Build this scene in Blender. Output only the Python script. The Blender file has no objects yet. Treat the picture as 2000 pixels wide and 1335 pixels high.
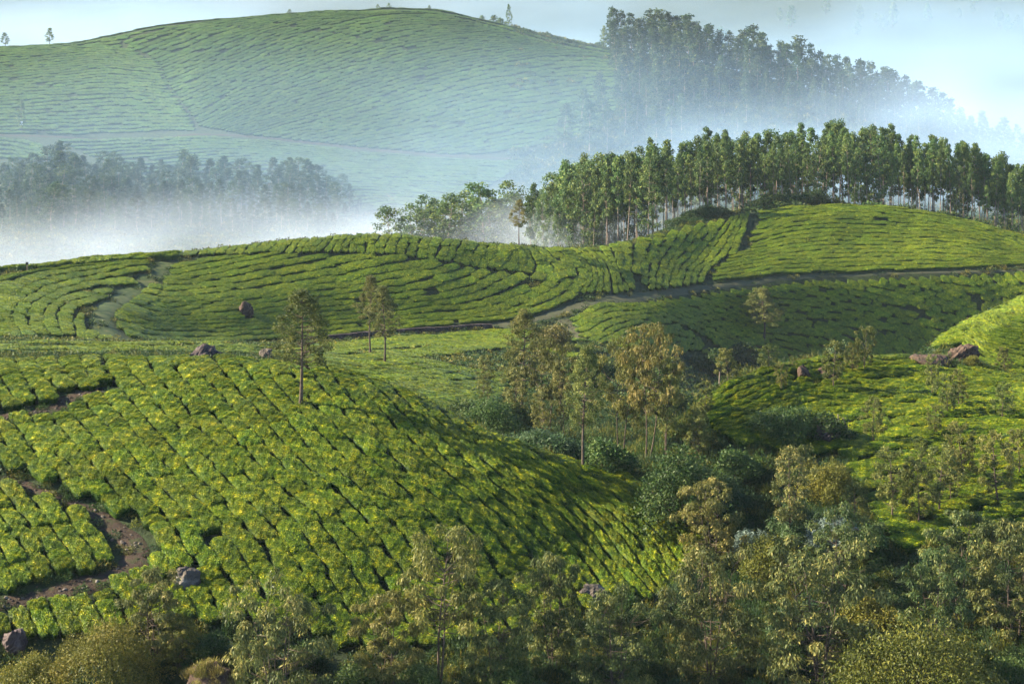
import bpy, math, random
import numpy as np
from mathutils import Vector, Matrix

# ------------------------------------------------------------------ camera, sky, sun, exposure
F, HZ, CX, CY = 4000.0, -250.0, 1000.0, 667.5      # focal length in photo pixels, horizon row, centre
sc = bpy.context.scene
C = sc.collection
cam_d = bpy.data.cameras.new('camera')
cam_d.lens, cam_d.sensor_width = 36.0 * F / 2000.0, 36.0
cam_d.shift_y = (HZ - CY) / 2000.0
cam_d.clip_start, cam_d.clip_end = 1.0, 20000.0
cam = bpy.data.objects.new('camera', cam_d)
cam.rotation_euler = (math.radians(90), 0, 0)
C.objects.link(cam)
sc.camera = cam

SUN_AZ, SUN_EL = math.radians(-84), math.radians(27)     # azimuth clockwise from +Y (the view direction)
world = bpy.data.worlds.new('World')
sc.world = world
world.use_nodes = True
wn = world.node_tree.nodes
sky = wn.new('ShaderNodeTexSky')
sky.sky_type = 'NISHITA'
sky.sun_disc = False
sky.sun_elevation, sky.sun_rotation = SUN_EL, SUN_AZ
sky.altitude = 1500
sky.dust_density = 0.4
sky.ozone_density = 3.0
wn['Background'].inputs['Strength'].default_value = 0.082
world.node_tree.links.new(sky.outputs[0], wn['Background'].inputs['Color'])
sun_d = bpy.data.lights.new('sun', 'SUN')
sun_d.energy, sun_d.angle, sun_d.color = 5.0, math.radians(0.5), (1.0, 0.86, 0.63)
sun = bpy.data.objects.new('sun', sun_d)
sdir = Vector((math.sin(SUN_AZ) * math.cos(SUN_EL), math.cos(SUN_AZ) * math.cos(SUN_EL), math.sin(SUN_EL)))
sun.rotation_euler = (-sdir).to_track_quat('-Z', 'Y').to_euler()
C.objects.link(sun)
vs = sc.view_settings
vs.view_transform, vs.look, vs.gamma, vs.use_curve_mapping = 'Standard', 'None', 1.0, False
vs.exposure = 2.34
sc.cycles.max_bounces = 6
sc.cycles.diffuse_bounces = 2
sc.cycles.glossy_bounces = 1
sc.cycles.transmission_bounces = 2
sc.cycles.volume_bounces = 2
sc.cycles.transparent_max_bounces = 64
sc.cycles.use_denoising = True
sc.cycles.sample_clamp_indirect = 4.0

rng = np.random.default_rng(7)
random.seed(7)

# ------------------------------------------------------------------ small helpers
def tag(o, label=None, cat=None, group=None, kind=None):
    if label: o['label'] = label
    if cat: o['category'] = cat
    if group: o['group'] = group
    if kind: o['kind'] = kind
    return o

def link(o, parent=None):
    C.objects.link(o)
    if parent is not None: o.parent = parent
    return o

def obj(name, mesh, parent=None, loc=None):
    o = bpy.data.objects.new(name, mesh)
    if loc is not None: o.location = loc
    return link(o, parent)

def empty(name, loc, rz=0.0, scale=(1, 1, 1)):
    o = bpy.data.objects.new(name, None)
    o.empty_display_size = 0.5
    o.location, o.rotation_euler, o.scale = loc, (0, 0, rz), scale
    return link(o)

def mesh_np(name, co, faces, mats=(), tint=None, smooth=False, matidx=None):
    """co (N,3); faces: list of int arrays each (M,k)"""
    me = bpy.data.meshes.new(name)
    co = np.asarray(co, np.float32)
    me.vertices.add(len(co))
    me.vertices.foreach_set('co', co.ravel())
    loops = np.concatenate([np.asarray(f, np.int32).ravel() for f in faces if len(f)])
    tot = np.concatenate([np.full(len(f), np.asarray(f).shape[1], np.int32) for f in faces if len(f)])
    me.loops.add(len(loops))
    me.loops.foreach_set('vertex_index', loops)
    me.polygons.add(len(tot))
    me.polygons.foreach_set('loop_start', np.concatenate([[0], np.cumsum(tot)[:-1]]).astype(np.int32))
    if matidx is not None: me.polygons.foreach_set('material_index', np.asarray(matidx, np.int32))
    me.polygons.foreach_set('use_smooth', np.full(len(tot), smooth))
    for m in mats: me.materials.append(m)
    if tint is not None:
        a = me.attributes.new('tint', 'FLOAT', 'POINT')
        a.data.foreach_set('value', np.asarray(tint, np.float32))
    me.update()
    me.validate()
    return me

def grid_faces(nu, nv, off=0, wrap=False):
    i, j = np.meshgrid(np.arange(nu - 1), np.arange(nv if wrap else nv - 1), indexing='ij')
    a = i * nv + j
    b = i * nv + (j + 1) % nv
    return np.stack([a, b, b + nv, a + nv], -1).reshape(-1, 4) + off

def tubes(paths, sides=6):
    """paths: list of (points (n,3), radii (n,)) -> co, quads"""
    cos, fs, off = [], [], 0
    ang = np.linspace(0, 2 * np.pi, sides, endpoint=False)
    for P, R in paths:
        P = np.asarray(P, float); R = np.asarray(R, float)
        T = np.gradient(P, axis=0); T /= np.linalg.norm(T, axis=1, keepdims=True) + 1e-9
        ref = np.where(np.abs(T[:, 2:3]) > 0.9, np.array([[1., 0, 0]]), np.array([[0, 0, 1.]]))
        A = np.cross(T, ref); A /= np.linalg.norm(A, axis=1, keepdims=True) + 1e-9
        B = np.cross(T, A)
        ring = P[:, None] + R[:, None, None] * (np.cos(ang)[None, :, None] * A[:, None] + np.sin(ang)[None, :, None] * B[:, None])
        cos.append(ring.reshape(-1, 3)); fs.append(grid_faces(len(P), sides, off, True)); off += len(P) * sides
    return np.concatenate(cos), np.concatenate(fs)

def pchip(X, V, x):
    """row-wise monotone cubic: X, V (N,K) ; x (N,M)"""
    h = np.diff(X, axis=1); d = np.diff(V, axis=1) / h
    m = np.zeros_like(V)
    w1 = 2 * h[:, 1:] + h[:, :-1]; w2 = h[:, 1:] + 2 * h[:, :-1]
    same = d[:, 1:] * d[:, :-1] > 0
    with np.errstate(divide='ignore', invalid='ignore'):
        hm = (w1 + w2) / (w1 / d[:, :-1] + w2 / d[:, 1:])
    m[:, 1:-1] = np.where(same, hm, 0.0)
    m[:, 0], m[:, -1] = d[:, 0], d[:, -1]
    out = np.empty_like(x)
    for r in range(len(X)):
        k = np.clip(np.searchsorted(X[r], x[r]) - 1, 0, X.shape[1] - 2)
        t = (x[r] - X[r, k]) / h[r, k]
        t = np.clip(t, -0.2, 1.2)
        t2, t3 = t * t, t * t * t
        out[r] = ((2 * t3 - 3 * t2 + 1) * V[r, k] + (t3 - 2 * t2 + t) * h[r, k] * m[r, k]
                  + (-2 * t3 + 3 * t2) * V[r, k + 1] + (t3 - t2) * h[r, k] * m[r, k + 1])
    return out

def line(px, pts):
    p = np.array(pts, float)
    return pchip(p[None, :, 0], p[None, :, 1], px[None, :])[0]

# ------------------------------------------------------------------ terrain: ridge lines surveyed as (column, row, distance)
LINES = [
 [(-200,1900,100),(2200,1900,100)],
 [(-200,1335,119),(600,1345,119),(1000,1345,119),(1330,1335,122),(1600,1335,121.5),(2200,1320,121)],
 [(-200,1180,124),(0,1185,124),(400,1215,124),(800,1240,125),(1000,1230,126),(1200,1200,130),(1330,1165,135),(1450,1130,136),(1600,1120,135.5),(1800,1100,136),(2200,1070,138)],
 [(-200,1000,134),(0,1000,134),(400,1000,135),(800,1020,136),(1000,1050,138),(1200,1090,139.5),(1330,1070,142),(1450,1030,144),(1600,1010,143),(1800,970,147),(2000,940,149),(2200,920,150)],
 [(-200,850,145),(0,850,145),(400,820,147),(600,800,149),(800,830,149),(1000,905,147),(1200,985,146),(1330,1000,147),(1450,960,149),(1600,900,154),(1800,850,159),(2000,830,160),(2200,820,161)],
 [(-200,708,163),(0,703,163),(200,694,164),(400,690,163),(600,706,161),(700,727,159),(800,765,157),(900,812,154),(1000,852,151.5),(1100,892,151),(1200,925,150.8),(1330,962,151),(1450,890,155),(1600,790,167),(1800,752,172),(2000,745,172),(2200,760,172)],
 [(-200,685,186),(0,680,186),(200,682,188),(400,702,190),(600,728,195),(800,795,186),(1000,862,172),(1200,900,160),(1300,850,163),(1400,750,171),(1500,714,177),(1650,694,182),(1780,694,183),(1900,706,182),(2000,735,180),(2200,800,178)],
 [(-200,672,208),(0,668,208),(200,674,210),(400,690,212),(600,712,215),(800,760,206),(1000,820,194),(1200,855,188),(1400,800,196),(1600,780,205),(1800,800,206),(2000,830,206),(2200,860,205)],
 [(-200,664,232),(0,661,232),(200,667,233),(400,671,236),(600,692,236),(800,722,226),(1000,772,218),(1200,800,218),(1400,800,230),(1600,800,240),(1720,770,236),(1810,676,237),(1850,648,241),(1900,617,247),(1950,594,252),(2000,575,257),(2200,500,272)],
 [(-200,656,285),(0,655,287),(200,661,294),(400,664,318),(600,661,335),(800,646,345),(1000,640,350),(1100,652,348),(1200,668,344),(1300,690,350),(1400,720,368),(1600,705,386),(1800,700,390),(2000,705,391),(2200,705,391)],
 [(-200,610,300),(0,602,306),(200,614,312),(400,651,324),(600,648,339.5),(800,632,349.5),(1000,614,357),(1100,600,362),(1200,578,370),(1400,553,388),(1600,533,397),(1800,527,400),(2000,521,402),(2200,518,402)],
 [(-200,565,315),(0,552,325),(200,548,338),(400,560,345),(600,550,354),(800,540,361),(1000,535,370),(1200,520,382),(1400,490,402),(1600,468,409),(1800,468,412),(2000,488,412),(2200,505,411)],
 [(-200,545,330),(0,527,341),(100,515,348),(200,504,355),(300,493,360),(400,482,365),(500,470,369),(600,459,372),(700,453,374),(800,459,376),(900,467,379),(1000,475,383),(1100,480,388),(1200,474,395),(1300,447,407),(1400,421,418),(1500,403,424),(1600,397,426),(1700,399,427),(1800,409,428),(1900,429,427),(2000,456,425),(2200,520,420)],
 [(-200,605,375),(0,590,382),(200,570,395),(400,550,405),(600,530,413),(800,520,417),(1000,520,425),(1200,500,435),(1400,442,450),(1600,425,460),(1800,440,462),(2000,485,460),(2200,540,455)],
 [(-200,650,480),(0,640,480),(400,600,485),(800,560,490),(1000,550,500),(1200,540,510),(1400,500,520),(1600,490,540),(1800,495,540),(2200,520,540)],
 [(-200,470,640),(600,472,640),(1000,465,640),(1200,450,640),(1400,430,650),(1600,425,650),(2200,440,650)],
 [(-200,365,780),(0,370,780),(400,372,780),(600,385,780),(800,398,780),(1000,400,780),(1200,380,780),(1400,345,790),(1600,350,800),(1800,380,800),(2200,420,800)],
 [(-200,262,900),(0,262,900),(100,264,900),(200,267,900),(300,265,900),(390,259,902),(500,267,900),(650,283,898),(800,296,896),(950,304,894),(1050,308,892),(1200,292,890),(1400,262,885),(1600,275,880),(1800,318,875),(2000,360,870),(2200,400,870)],
 [(-200,170,975),(0,168,975),(200,155,978),(330,150,976),(400,132,980),(600,125,985),(800,130,985),(1000,150,980),(1200,180,970),(1400,190,955),(1600,220,945),(1800,270,935),(2000,325,930),(2200,370,930)],
 [(-200,92,1035),(0,88,1040),(100,84,1042),(160,80,1043),(220,68,1045),(300,51,1048),(400,39,1052),(500,32,1055),(600,24,1058),(700,19,1060),(780,15,1060),(850,18,1060),(920,33,1056),(1000,53,1050),(1100,77,1042),(1200,98,1030),(1400,135,1000),(1600,182,985),(1800,245,970),(2000,305,960),(2200,350,960)],
 [(-200,150,1180),(0,150,1180),(800,110,1200),(1200,170,1170),(1600,260,1120),(2200,420,1100)],
 [(-200,190,1700),(1000,190,1700),(2200,250,1700)],
 [(-200,110,2300),(1000,100,2300),(1600,95,2300),(2200,90,2300)],
 [(-200,10,2900),(1000,0,2900),(2200,-20,2900)],
 [(-200,-95,3500),(2200,-110,3500)],
 [(-200,-125,4200),(2200,-130,4200)],
]
TPX = np.arange(-320, 2321, 8.0)
NV = 760
TV = np.linspace(math.log(101), math.log(4150), NV)
LY = np.stack([line(TPX, [(p, y) for p, r, y in L]) for L in LINES], 1)
LR = np.stack([line(TPX, [(p, r) for p, r, y in L]) for L in LINES], 1)
TAB = pchip(np.log(LY), LR, np.repeat(TV[None], len(TPX), 0))       # canopy row for (column, log distance)
BUSH_H = 0.68

def wob(x, y):      # gentle natural unevenness of the ground, metres
    return (0.16 * np.sin(x * 0.21 + 1.3 * np.sin(y * 0.11)) * np.sin(y * 0.17 + 0.7)
            + 0.10 * np.sin(x * 0.53 + y * 0.31) * np.sin(y * 0.47 - x * 0.13 + 2.0)
            + 0.0004 * y * np.sin(x * 0.045 + 0.6 * np.sin(y * 0.02)) * np.sin(y * 0.035 + 1.1))

def tab(px, v):
    a = np.clip((px - TPX[0]) / 8.0, 0, len(TPX) - 1.001); b = np.clip((v - TV[0]) / (TV[1] - TV[0]), 0, NV - 1.001)
    i, j = a.astype(int), b.astype(int); s, t = a - i, b - j
    return (TAB[i, j] * (1 - s) * (1 - t) + TAB[i + 1, j] * s * (1 - t) + TAB[i, j + 1] * (1 - s) * t + TAB[i + 1, j + 1] * s * t)

def gz(x, y):       # ground height
    x = np.asarray(x, float); y = np.asarray(y, float)
    r = tab(CX + x / y * F, np.log(y))
    return -(r - HZ) / F * y - BUSH_H + wob(x, y)

def unproj(px, py, y0, y1):
    """first ground point seen along the photo ray (px, py) between the distances y0 and y1 -> x, y"""
    px = np.atleast_1d(np.asarray(px, float)); py = np.atleast_1d(np.asarray(py, float))
    j0, j1 = np.searchsorted(TV, math.log(y0)), np.searchsorted(TV, math.log(y1))
    a = np.clip((px - TPX[0]) / 8.0, 0, len(TPX) - 1.001); i = a.astype(int); s = (a - i)[:, None]
    col = TAB[i, j0:j1] * (1 - s) + TAB[i + 1, j0:j1] * s
    hit = col <= py[:, None]
    k = np.where(hit.any(1), hit.argmax(1), col.argmin(1))
    k1 = np.clip(k, 1, None); n = np.arange(len(px))
    c0, c1 = col[n, k1 - 1], col[n, k1]
    t = np.where(k > 0, np.clip((py - c0) / np.where(np.abs(c1 - c0) < 1e-6, 1e-6, c1 - c0), 0, 1), 0)
    y = np.exp(TV[j0 + k1 - 1] + t * (TV[1] - TV[0]))
    return (px - CX) / F * y, y

# ------------------------------------------------------------------ materials
def mat(name):
    m = bpy.data.materials.new(name); m.use_nodes = True
    nt = m.node_tree
    for n in list(nt.nodes): nt.nodes.remove(n)
    return m, nt, nt.nodes.new('ShaderNodeOutputMaterial')

def nd(nt, kind, **kw):
    n = nt.nodes.new(kind)
    for k, v in kw.items():
        if isinstance(k, str) and hasattr(n, k): setattr(n, k, v)
        else: n.inputs[k].default_value = v
    return n

def ramp(nt, fac, stops):
    r = nt.nodes.new('ShaderNodeValToRGB')
    e = r.color_ramp.elements
    while len(e) < len(stops): e.new(0.5)
    for k, (p, c) in enumerate(stops): e[k].position, e[k].color = p, (*c, 1)
    nt.links.new(fac, r.inputs[0])
    return r.outputs[0]

def noise(nt, scale, detail=3.0, rough=0.6, vec=None):
    n = nt.nodes.new('ShaderNodeTexNoise')
    n.inputs['Scale'].default_value, n.inputs['Detail'].default_value, n.inputs['Roughness'].default_value = scale, detail, rough
    if vec is not None: nt.links.new(vec, n.inputs['Vector'])
    return n.outputs['Fac']

def math_n(nt, op, a, b):
    n = nt.nodes.new('ShaderNodeMath'); n.operation = op
    for k, v in enumerate((a, b)):
        if isinstance(v, (int, float)): n.inputs[k].default_value = v
        else: nt.links.new(v, n.inputs[k])
    return n.outputs[0]

def leaf_mat(name, dark, mid, light, transl=0.3, patch=0.25, pscale=0.35, rough=0.55, hue=0.02, val=0.25):
    m, nt, out = mat(name)
    L = nt.links.new
    at = nd(nt, 'ShaderNodeAttribute', attribute_name='tint')
    geo = nt.nodes.new('ShaderNodeNewGeometry')
    pn = noise(nt, pscale, 3.0, 0.65, geo.outputs['Position'])
    p2 = math_n(nt, 'MULTIPLY', math_n(nt, 'SUBTRACT', pn, 0.5), patch * 4)
    f = math_n(nt, 'ADD', at.outputs['Fac'], p2)
    col = ramp(nt, f, [(0.0, dark), (0.5, mid), (1.0, light)])
    oi = nt.nodes.new('ShaderNodeObjectInfo')
    hs = nt.nodes.new('ShaderNodeHueSaturation')
    L(math_n(nt, 'ADD', math_n(nt, 'MULTIPLY', oi.outputs['Random'], hue * 2), 0.5 - hue), hs.inputs['Hue'])
    w = nt.nodes.new('ShaderNodeTexWhiteNoise'); w.noise_dimensions = '1D'; L(oi.outputs['Random'], w.inputs['W'])
    L(math_n(nt, 'ADD', math_n(nt, 'MULTIPLY', w.outputs['Value'], val * 2), 1.0 - val), hs.inputs['Value'])
    L(col, hs.inputs['Color'])
    b = nd(nt, 'ShaderNodeBsdfPrincipled'); b.inputs['Roughness'].default_value = rough
    b.inputs['Specular IOR Level'].default_value = 0.12
    L(hs.outputs[0], b.inputs['Base Color'])
    t = nt.nodes.new('ShaderNodeBsdfTranslucent'); L(hs.outputs[0], t.inputs['Color'])
    mx = nt.nodes.new('ShaderNodeMixShader'); mx.inputs[0].default_value = transl
    L(b.outputs[0], mx.inputs[1]); L(t.outputs[0], mx.inputs[2]); L(mx.outputs[0], out.inputs['Surface'])
    return m

def rough_mat(name, stops, scale, detail=5, bump=0.3, bscale=None, rough=0.9, dist=0.1):
    m, nt, out = mat(name)
    L = nt.links.new
    geo = nt.nodes.new('ShaderNodeNewGeometry')
    n = noise(nt, scale, detail, 0.65, geo.outputs['Position'])
    b = nd(nt, 'ShaderNodeBsdfPrincipled'); b.inputs['Roughness'].default_value = rough
    b.inputs['Specular IOR Level'].default_value = 0.15
    L(ramp(nt, n, stops), b.inputs['Base Color'])
    bp = nt.nodes.new('ShaderNodeBump'); bp.inputs['Strength'].default_value = bump; bp.inputs['Distance'].default_value = dist
    L(noise(nt, bscale or scale * 4, 5, 0.65, geo.outputs['Position']), bp.inputs['Height'])
    L(bp.outputs[0], b.inputs['Normal']); L(b.outputs[0], out.inputs['Surface'])
    return m

M_TEA = leaf_mat('tea_leaf', (0.012, 0.040, 0.005), (0.100, 0.146, 0.006), (0.47, 0.41, 0.008), 0.22, 0.24, 1.2, 0.5, 0.012, 0.18)
M_TEA_MID = leaf_mat('tea_leaf_mid', (0.015, 0.048, 0.008), (0.130, 0.180, 0.009), (0.44, 0.41, 0.012), 0.22, 0.13, 0.25, 0.5, 0.010, 0.15)
M_TEA_FAR = leaf_mat('tea_leaf_far', (0.012, 0.037, 0.009), (0.058, 0.109, 0.012), (0.172, 0.218, 0.022), 0.2, 0.10, 0.12, 0.6, 0.010, 0.15)
M_GUM = leaf_mat('gum_leaf', (0.021, 0.048, 0.018), (0.068, 0.112, 0.033), (0.255, 0.255, 0.068), 0.3, 0.1, 0.3, 0.45, 0.02, 0.25)
M_GUM_WARM = leaf_mat('gum_leaf_warm', (0.024, 0.036, 0.010), (0.105, 0.108, 0.026), (0.330, 0.265, 0.075), 0.3, 0.1, 0.3, 0.45, 0.02, 0.2)
M_FORE = leaf_mat('fore_leaves', (0.015, 0.028, 0.010), (0.072, 0.092, 0.026), (0.310, 0.270, 0.070), 0.28, 0.1, 0.4, 0.45, 0.02, 0.22)
M_GROVE = leaf_mat('grove_leaf', (0.015, 0.039, 0.017), (0.061, 0.111, 0.030), (0.221, 0.246, 0.049), 0.3, 0.12, 0.15, 0.5, 0.015, 0.25)
M_SHRUB = leaf_mat('shrub_leaves', (0.009, 0.026, 0.009), (0.034, 0.064, 0.015), (0.120, 0.145, 0.032), 0.25, 0.14, 0.5, 0.5, 0.02, 0.25)
M_SHRUB_OLIVE = leaf_mat('shrub_olive_leaves', (0.018, 0.030, 0.006), (0.092, 0.098, 0.016), (0.290, 0.235, 0.042), 0.25, 0.14, 0.5, 0.5, 0.02, 0.2)
M_FERN = leaf_mat('fern_leaves', (0.009, 0.026, 0.011), (0.032, 0.062, 0.022), (0.095, 0.135, 0.050), 0.25, 0.12, 0.5, 0.5, 0.01, 0.2)
M_PALE = leaf_mat('pale_leaves', (0.035, 0.065, 0.050), (0.11, 0.155, 0.125), (0.25, 0.30, 0.27), 0.2, 0.12, 0.5, 0.5, 0.01, 0.1)
M_OLIVE = leaf_mat('olive_leaf', (0.022, 0.036, 0.010), (0.090, 0.105, 0.026), (0.270, 0.245, 0.062), 0.3, 0.1, 0.3, 0.45, 0.02, 0.2)
M_HILL = leaf_mat('hill_leaf', (0.008, 0.024, 0.014), (0.030, 0.060, 0.024), (0.120, 0.145, 0.045), 0.25, 0.12, 0.1, 0.5, 0.015, 0.25)
M_BARK = rough_mat('bark_dark', [(0.3, (0.035, 0.026, 0.019)), (0.7, (0.105, 0.080, 0.060))], 2.5, bump=0.5)
M_BARK_PALE = rough_mat('bark_pale', [(0.3, (0.11, 0.085, 0.065)), (0.7, (0.26, 0.21, 0.165))], 1.2, bump=0.3)
M_SOIL = rough_mat('soil', [(0.3, (0.012, 0.018, 0.008)), (0.5, (0.022, 0.034, 0.011)), (0.75, (0.045, 0.060, 0.016))], 0.5, 6, 0.6, 2.5, dist=0.3)
M_PATH = rough_mat('path_earth', [(0.32, (0.020, 0.015, 0.010)), (0.5, (0.044, 0.029, 0.019)), (0.62, (0.028, 0.034, 0.012)), (0.75, (0.060, 0.040, 0.027))], 1.3, 6, 0.7, 5)
M_PATH_GRASS = rough_mat('path_grass', [(0.3, (0.018, 0.034, 0.010)), (0.5, (0.040, 0.060, 0.018)), (0.72, (0.095, 0.085, 0.035))], 0.6, 6, 0.7, 4)
M_ROAD = rough_mat('road_dust', [(0.3, (0.028, 0.036, 0.014)), (0.5, (0.060, 0.060, 0.032)), (0.7, (0.040, 0.055, 0.020))], 0.25, 6, 0.6, 3)
M_ROCK = rough_mat('rock', [(0.3, (0.030, 0.026, 0.021)), (0.5, (0.080, 0.067, 0.054)), (0.72, (0.22, 0.20, 0.17))], 0.9, 7, 0.9, 3)
M_ROCK_DARK = rough_mat('rock_dark', [(0.3, (0.020, 0.016, 0.016)), (0.55, (0.060, 0.045, 0.042)), (0.8, (0.16, 0.13, 0.12))], 0.9, 7, 0.9, 3)
M_ROCK_RED = rough_mat('rock_red', [(0.3, (0.020, 0.013, 0.010)), (0.55, (0.056, 0.037, 0.027)), (0.8, (0.15, 0.105, 0.075))], 0.7, 7, 0.9, 3)
M_WOOD = rough_mat('grey_wood', [(0.3, (0.14, 0.11, 0.08)), (0.7, (0.28, 0.23, 0.18))], 4)
M_WHITE = rough_mat('white_paint', [(0.3, (0.7, 0.7, 0.7)), (0.7, (0.8, 0.8, 0.8))], 4)

# ------------------------------------------------------------------ ground sheet
gx = (TPX[:, None] - CX) / F * np.exp(TV)[None]
gy = np.repeat(np.exp(TV)[None], len(TPX), 0)
gco = np.stack([gx, gy, gz(gx, gy)], -1).reshape(-1, 3)
ground = obj('ground', mesh_np('ground', gco, [grid_faces(len(TPX), NV)[:, ::-1]], [M_SOIL], smooth=True))
tag(ground, 'dark soil and undergrowth of the hills below the tea', kind='structure')

# ------------------------------------------------------------------ paths and roads (centre lines in photo columns / rows)
def smooth_poly(P, n):
    P = np.asarray(P, float)
    s = np.concatenate([[0], np.cumsum(np.hypot(*np.diff(P, axis=0).T))])
    t = np.linspace(0, s[-1], n)
    return np.stack([pchip(s[None], P[None, :, k], t[None])[0] for k in (0, 1)], 1)

PATHS = []      # world polylines with half-width: nothing grows there
def path(pts, y0, y1, width, name=None, m=None, label=None, clear=0.35, lift=0.10):
    P = smooth_poly(pts, 90)
    x, y = unproj(P[:, 0], P[:, 1], y0, y1)
    for _ in range(2):
        x[1:-1] = (x[:-2] + 2 * x[1:-1] + x[2:]) / 4; y[1:-1] = (y[:-2] + 2 * y[1:-1] + y[2:]) / 4
    W = np.full(len(x), width / 2.0) if np.isscalar(width) else np.interp(np.linspace(0, 1, len(x)), np.linspace(0, 1, len(width)), width) / 2
    PATHS.append((np.stack([x, y], 1), W + clear))
    if name:
        T = np.stack([np.gradient(x), np.gradient(y)], 1); T /= np.linalg.norm(T, axis=1, keepdims=True) + 1e-9
        N = np.stack([-T[:, 1], T[:, 0]], 1)
        k = np.linspace(-1, 1, 9)
        w = W * (1 + 0.15 * np.sin(np.arange(len(x)) * 0.7) * np.sin(np.arange(len(x)) * 0.31))
        X = x[:, None] + N[:, 0:1] * k * w[:, None]; Y = y[:, None] + N[:, 1:2] * k * w[:, None]
        Z = gz(X, Y) + lift * (1 - 0.9 * np.abs(k) ** 3)[None]
        o = obj(name, mesh_np(name, np.stack([X, Y, Z], -1).reshape(-1, 3), [grid_faces(len(x), 9)], [m], smooth=True))
        tag(o, label, kind='structure')
    return x, y

path([(322,503),(305,525),(255,562),(218,592),(198,618),(215,648),(262,664)], 285, 372, [3.0, 3.6, 4.0, 3.6, 2.6], 'grass_path', M_PATH_GRASS, 'grassy cart track curving down between two tea fields')
ROADX = path([(262,664),(400,663),(560,658),(700,646),(850,635),(980,626),(1080,606),(1150,588),(1210,577),(1300,566),(1400,552),(1500,540),(1650,530),(1800,526),(2080,518)], 300, 410,
     [0.8, 0.8, 1.1, 1.5, 2.3, 3.2, 1.9, 1.0, 0.6, 0.5, 0.5], 'dirt_road', M_ROAD, 'dusty dirt road winding along the foot of the middle ridge')
path([(1100,618),(1120,640),(1142,662)], 335, 372, 2.2, 'stony_track', M_ROAD, 'short stony track leaving the dirt road')
path([(-60,812),(20,796),(90,780),(150,752),(205,744)], 140, 168, [1.6, 1.8, 1.5], 'earth_path', M_PATH, 'dark earth path cut between tea rows on the left slope')
path([(-80,905),(0,915),(70,938),(130,962),(190,985),(235,1015),(268,1052),(262,1082),(200,1110),(110,1135),(0,1158),(-80,1175)], 118, 150,
     [0.9, 0.9, 1.1, 1.5, 2.0, 1.8, 1.2, 1.0], 'earth_path', M_PATH, 'reddish earth path bending sharply through the foreground tea')
path([(-60,262),(100,264),(200,268),(300,266),(390,259),(500,266),(650,282),(800,295),(950,303),(1060,309)], 860, 930, 2.6, 'earth_road', M_PATH, 'brown earth road along the foot of the big far hill', clear=0.7)
path([(230,80),(290,115),(320,140),(330,170),(350,200),(380,245),(395,256)], 890, 1050, 1.1)
path([(15,150),(90,165),(150,190),(220,220),(290,240)], 890, 1050, 0.9)
path([(500,35),(600,55),(700,72),(780,92),(860,110)], 930, 1060, 0.9)
path([(335,498),(500,490),(650,487),(750,488),(830,500),(950,518),(1050,530),(1150,545),(1260,552)], 340, 395, 0.7, clear=0.3)
path([(1480,416),(1466,440),(1470,468),(1440,490),(1400,520),(1385,545)], 380, 425, 1.0, clear=0.35)

def on_path(x, y, shrink=0.0):
    bad = np.zeros(len(x), bool)
    for P, W in PATHS:
        lo, hi = P.min(0) - 5, P.max(0) + 5
        q = np.where((x > lo[0]) & (x < hi[0]) & (y > lo[1]) & (y < hi[1]))[0]
        if not len(q): continue
        d = np.full(len(q), 1e9)
        for k in range(len(P) - 1):
            a, b = P[k], P[k + 1]; ab = b - a; L2 = ab @ ab + 1e-9
            t = np.clip(((x[q] - a[0]) * ab[0] + (y[q] - a[1]) * ab[1]) / L2, 0, 1)
            d = np.minimum(d, np.hypot(x[q] - a[0] - t * ab[0], y[q] - a[1] - t * ab[1]) - W[k] + (shrink if np.isscalar(shrink) else shrink[q]))
        bad[q[d < 0]] = True
    return bad

# ------------------------------------------------------------------ tea: rows are lofted between guide rows
BX, BY, BYAW, BL, BW, BH = [], [], [], [], [], []
def add_row(P, y0, y1, pitch, Pn, jit=0.12, height=1.0, wmax=4.6):
    """P, Pn: this row and its neighbour in photo coordinates (n,2)"""
    x, y = unproj(P[:, 0], P[:, 1], y0, y1); x2, y2 = unproj(Pn[:, 0], Pn[:, 1], y0, y1)
    z = gz(x, y)
    seg = np.sqrt(np.diff(x) ** 2 + np.diff(y) ** 2 + np.diff(z) ** 2)
    s = np.concatenate([[0], np.cumsum(seg)])
    if s[-1] < pitch: return
    n = int(s[-1] / pitch)
    lens = rng.uniform(0.6, 1.5, n); lens *= s[-1] / lens.sum()
    c = np.cumsum(lens) - lens / 2
    bx, by = np.interp(c, s, x), np.interp(c, s, y)
    tx, ty = np.gradient(x), np.gradient(y)
    tn = np.hypot(tx, ty) + 1e-9
    tx, ty = tx / tn, ty / tn
    z2 = gz(x2, y2); tz = np.gradient(z) / tn; q = 1 / np.sqrt(1 + tz * tz)
    al = ((x2 - x) * tx + (y2 - y) * ty + (z2 - z) * tz) * q
    perp = np.sqrt(np.maximum((x2 - x) ** 2 + (y2 - y) ** 2 + (z2 - z) ** 2 - al ** 2, 0.01))
    w = np.clip(np.interp(c, s, perp), 0.7, wmax)
    yaw = np.arctan2(np.interp(c, s, ty), np.interp(c, s, tx))
    off = rng.normal(0, jit, n) * w
    BX.append(bx - np.sin(yaw) * off); BY.append(by + np.cos(yaw) * off)
    BYAW.append(yaw + rng.normal(0, 0.06, n)); BL.append(lens * rng.uniform(1.14, 1.5, n)); BW.append(w * rng.uniform(0.87, 1.01, n))
    BH.append(height * rng.uniform(0.86, 1.10, n))

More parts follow.
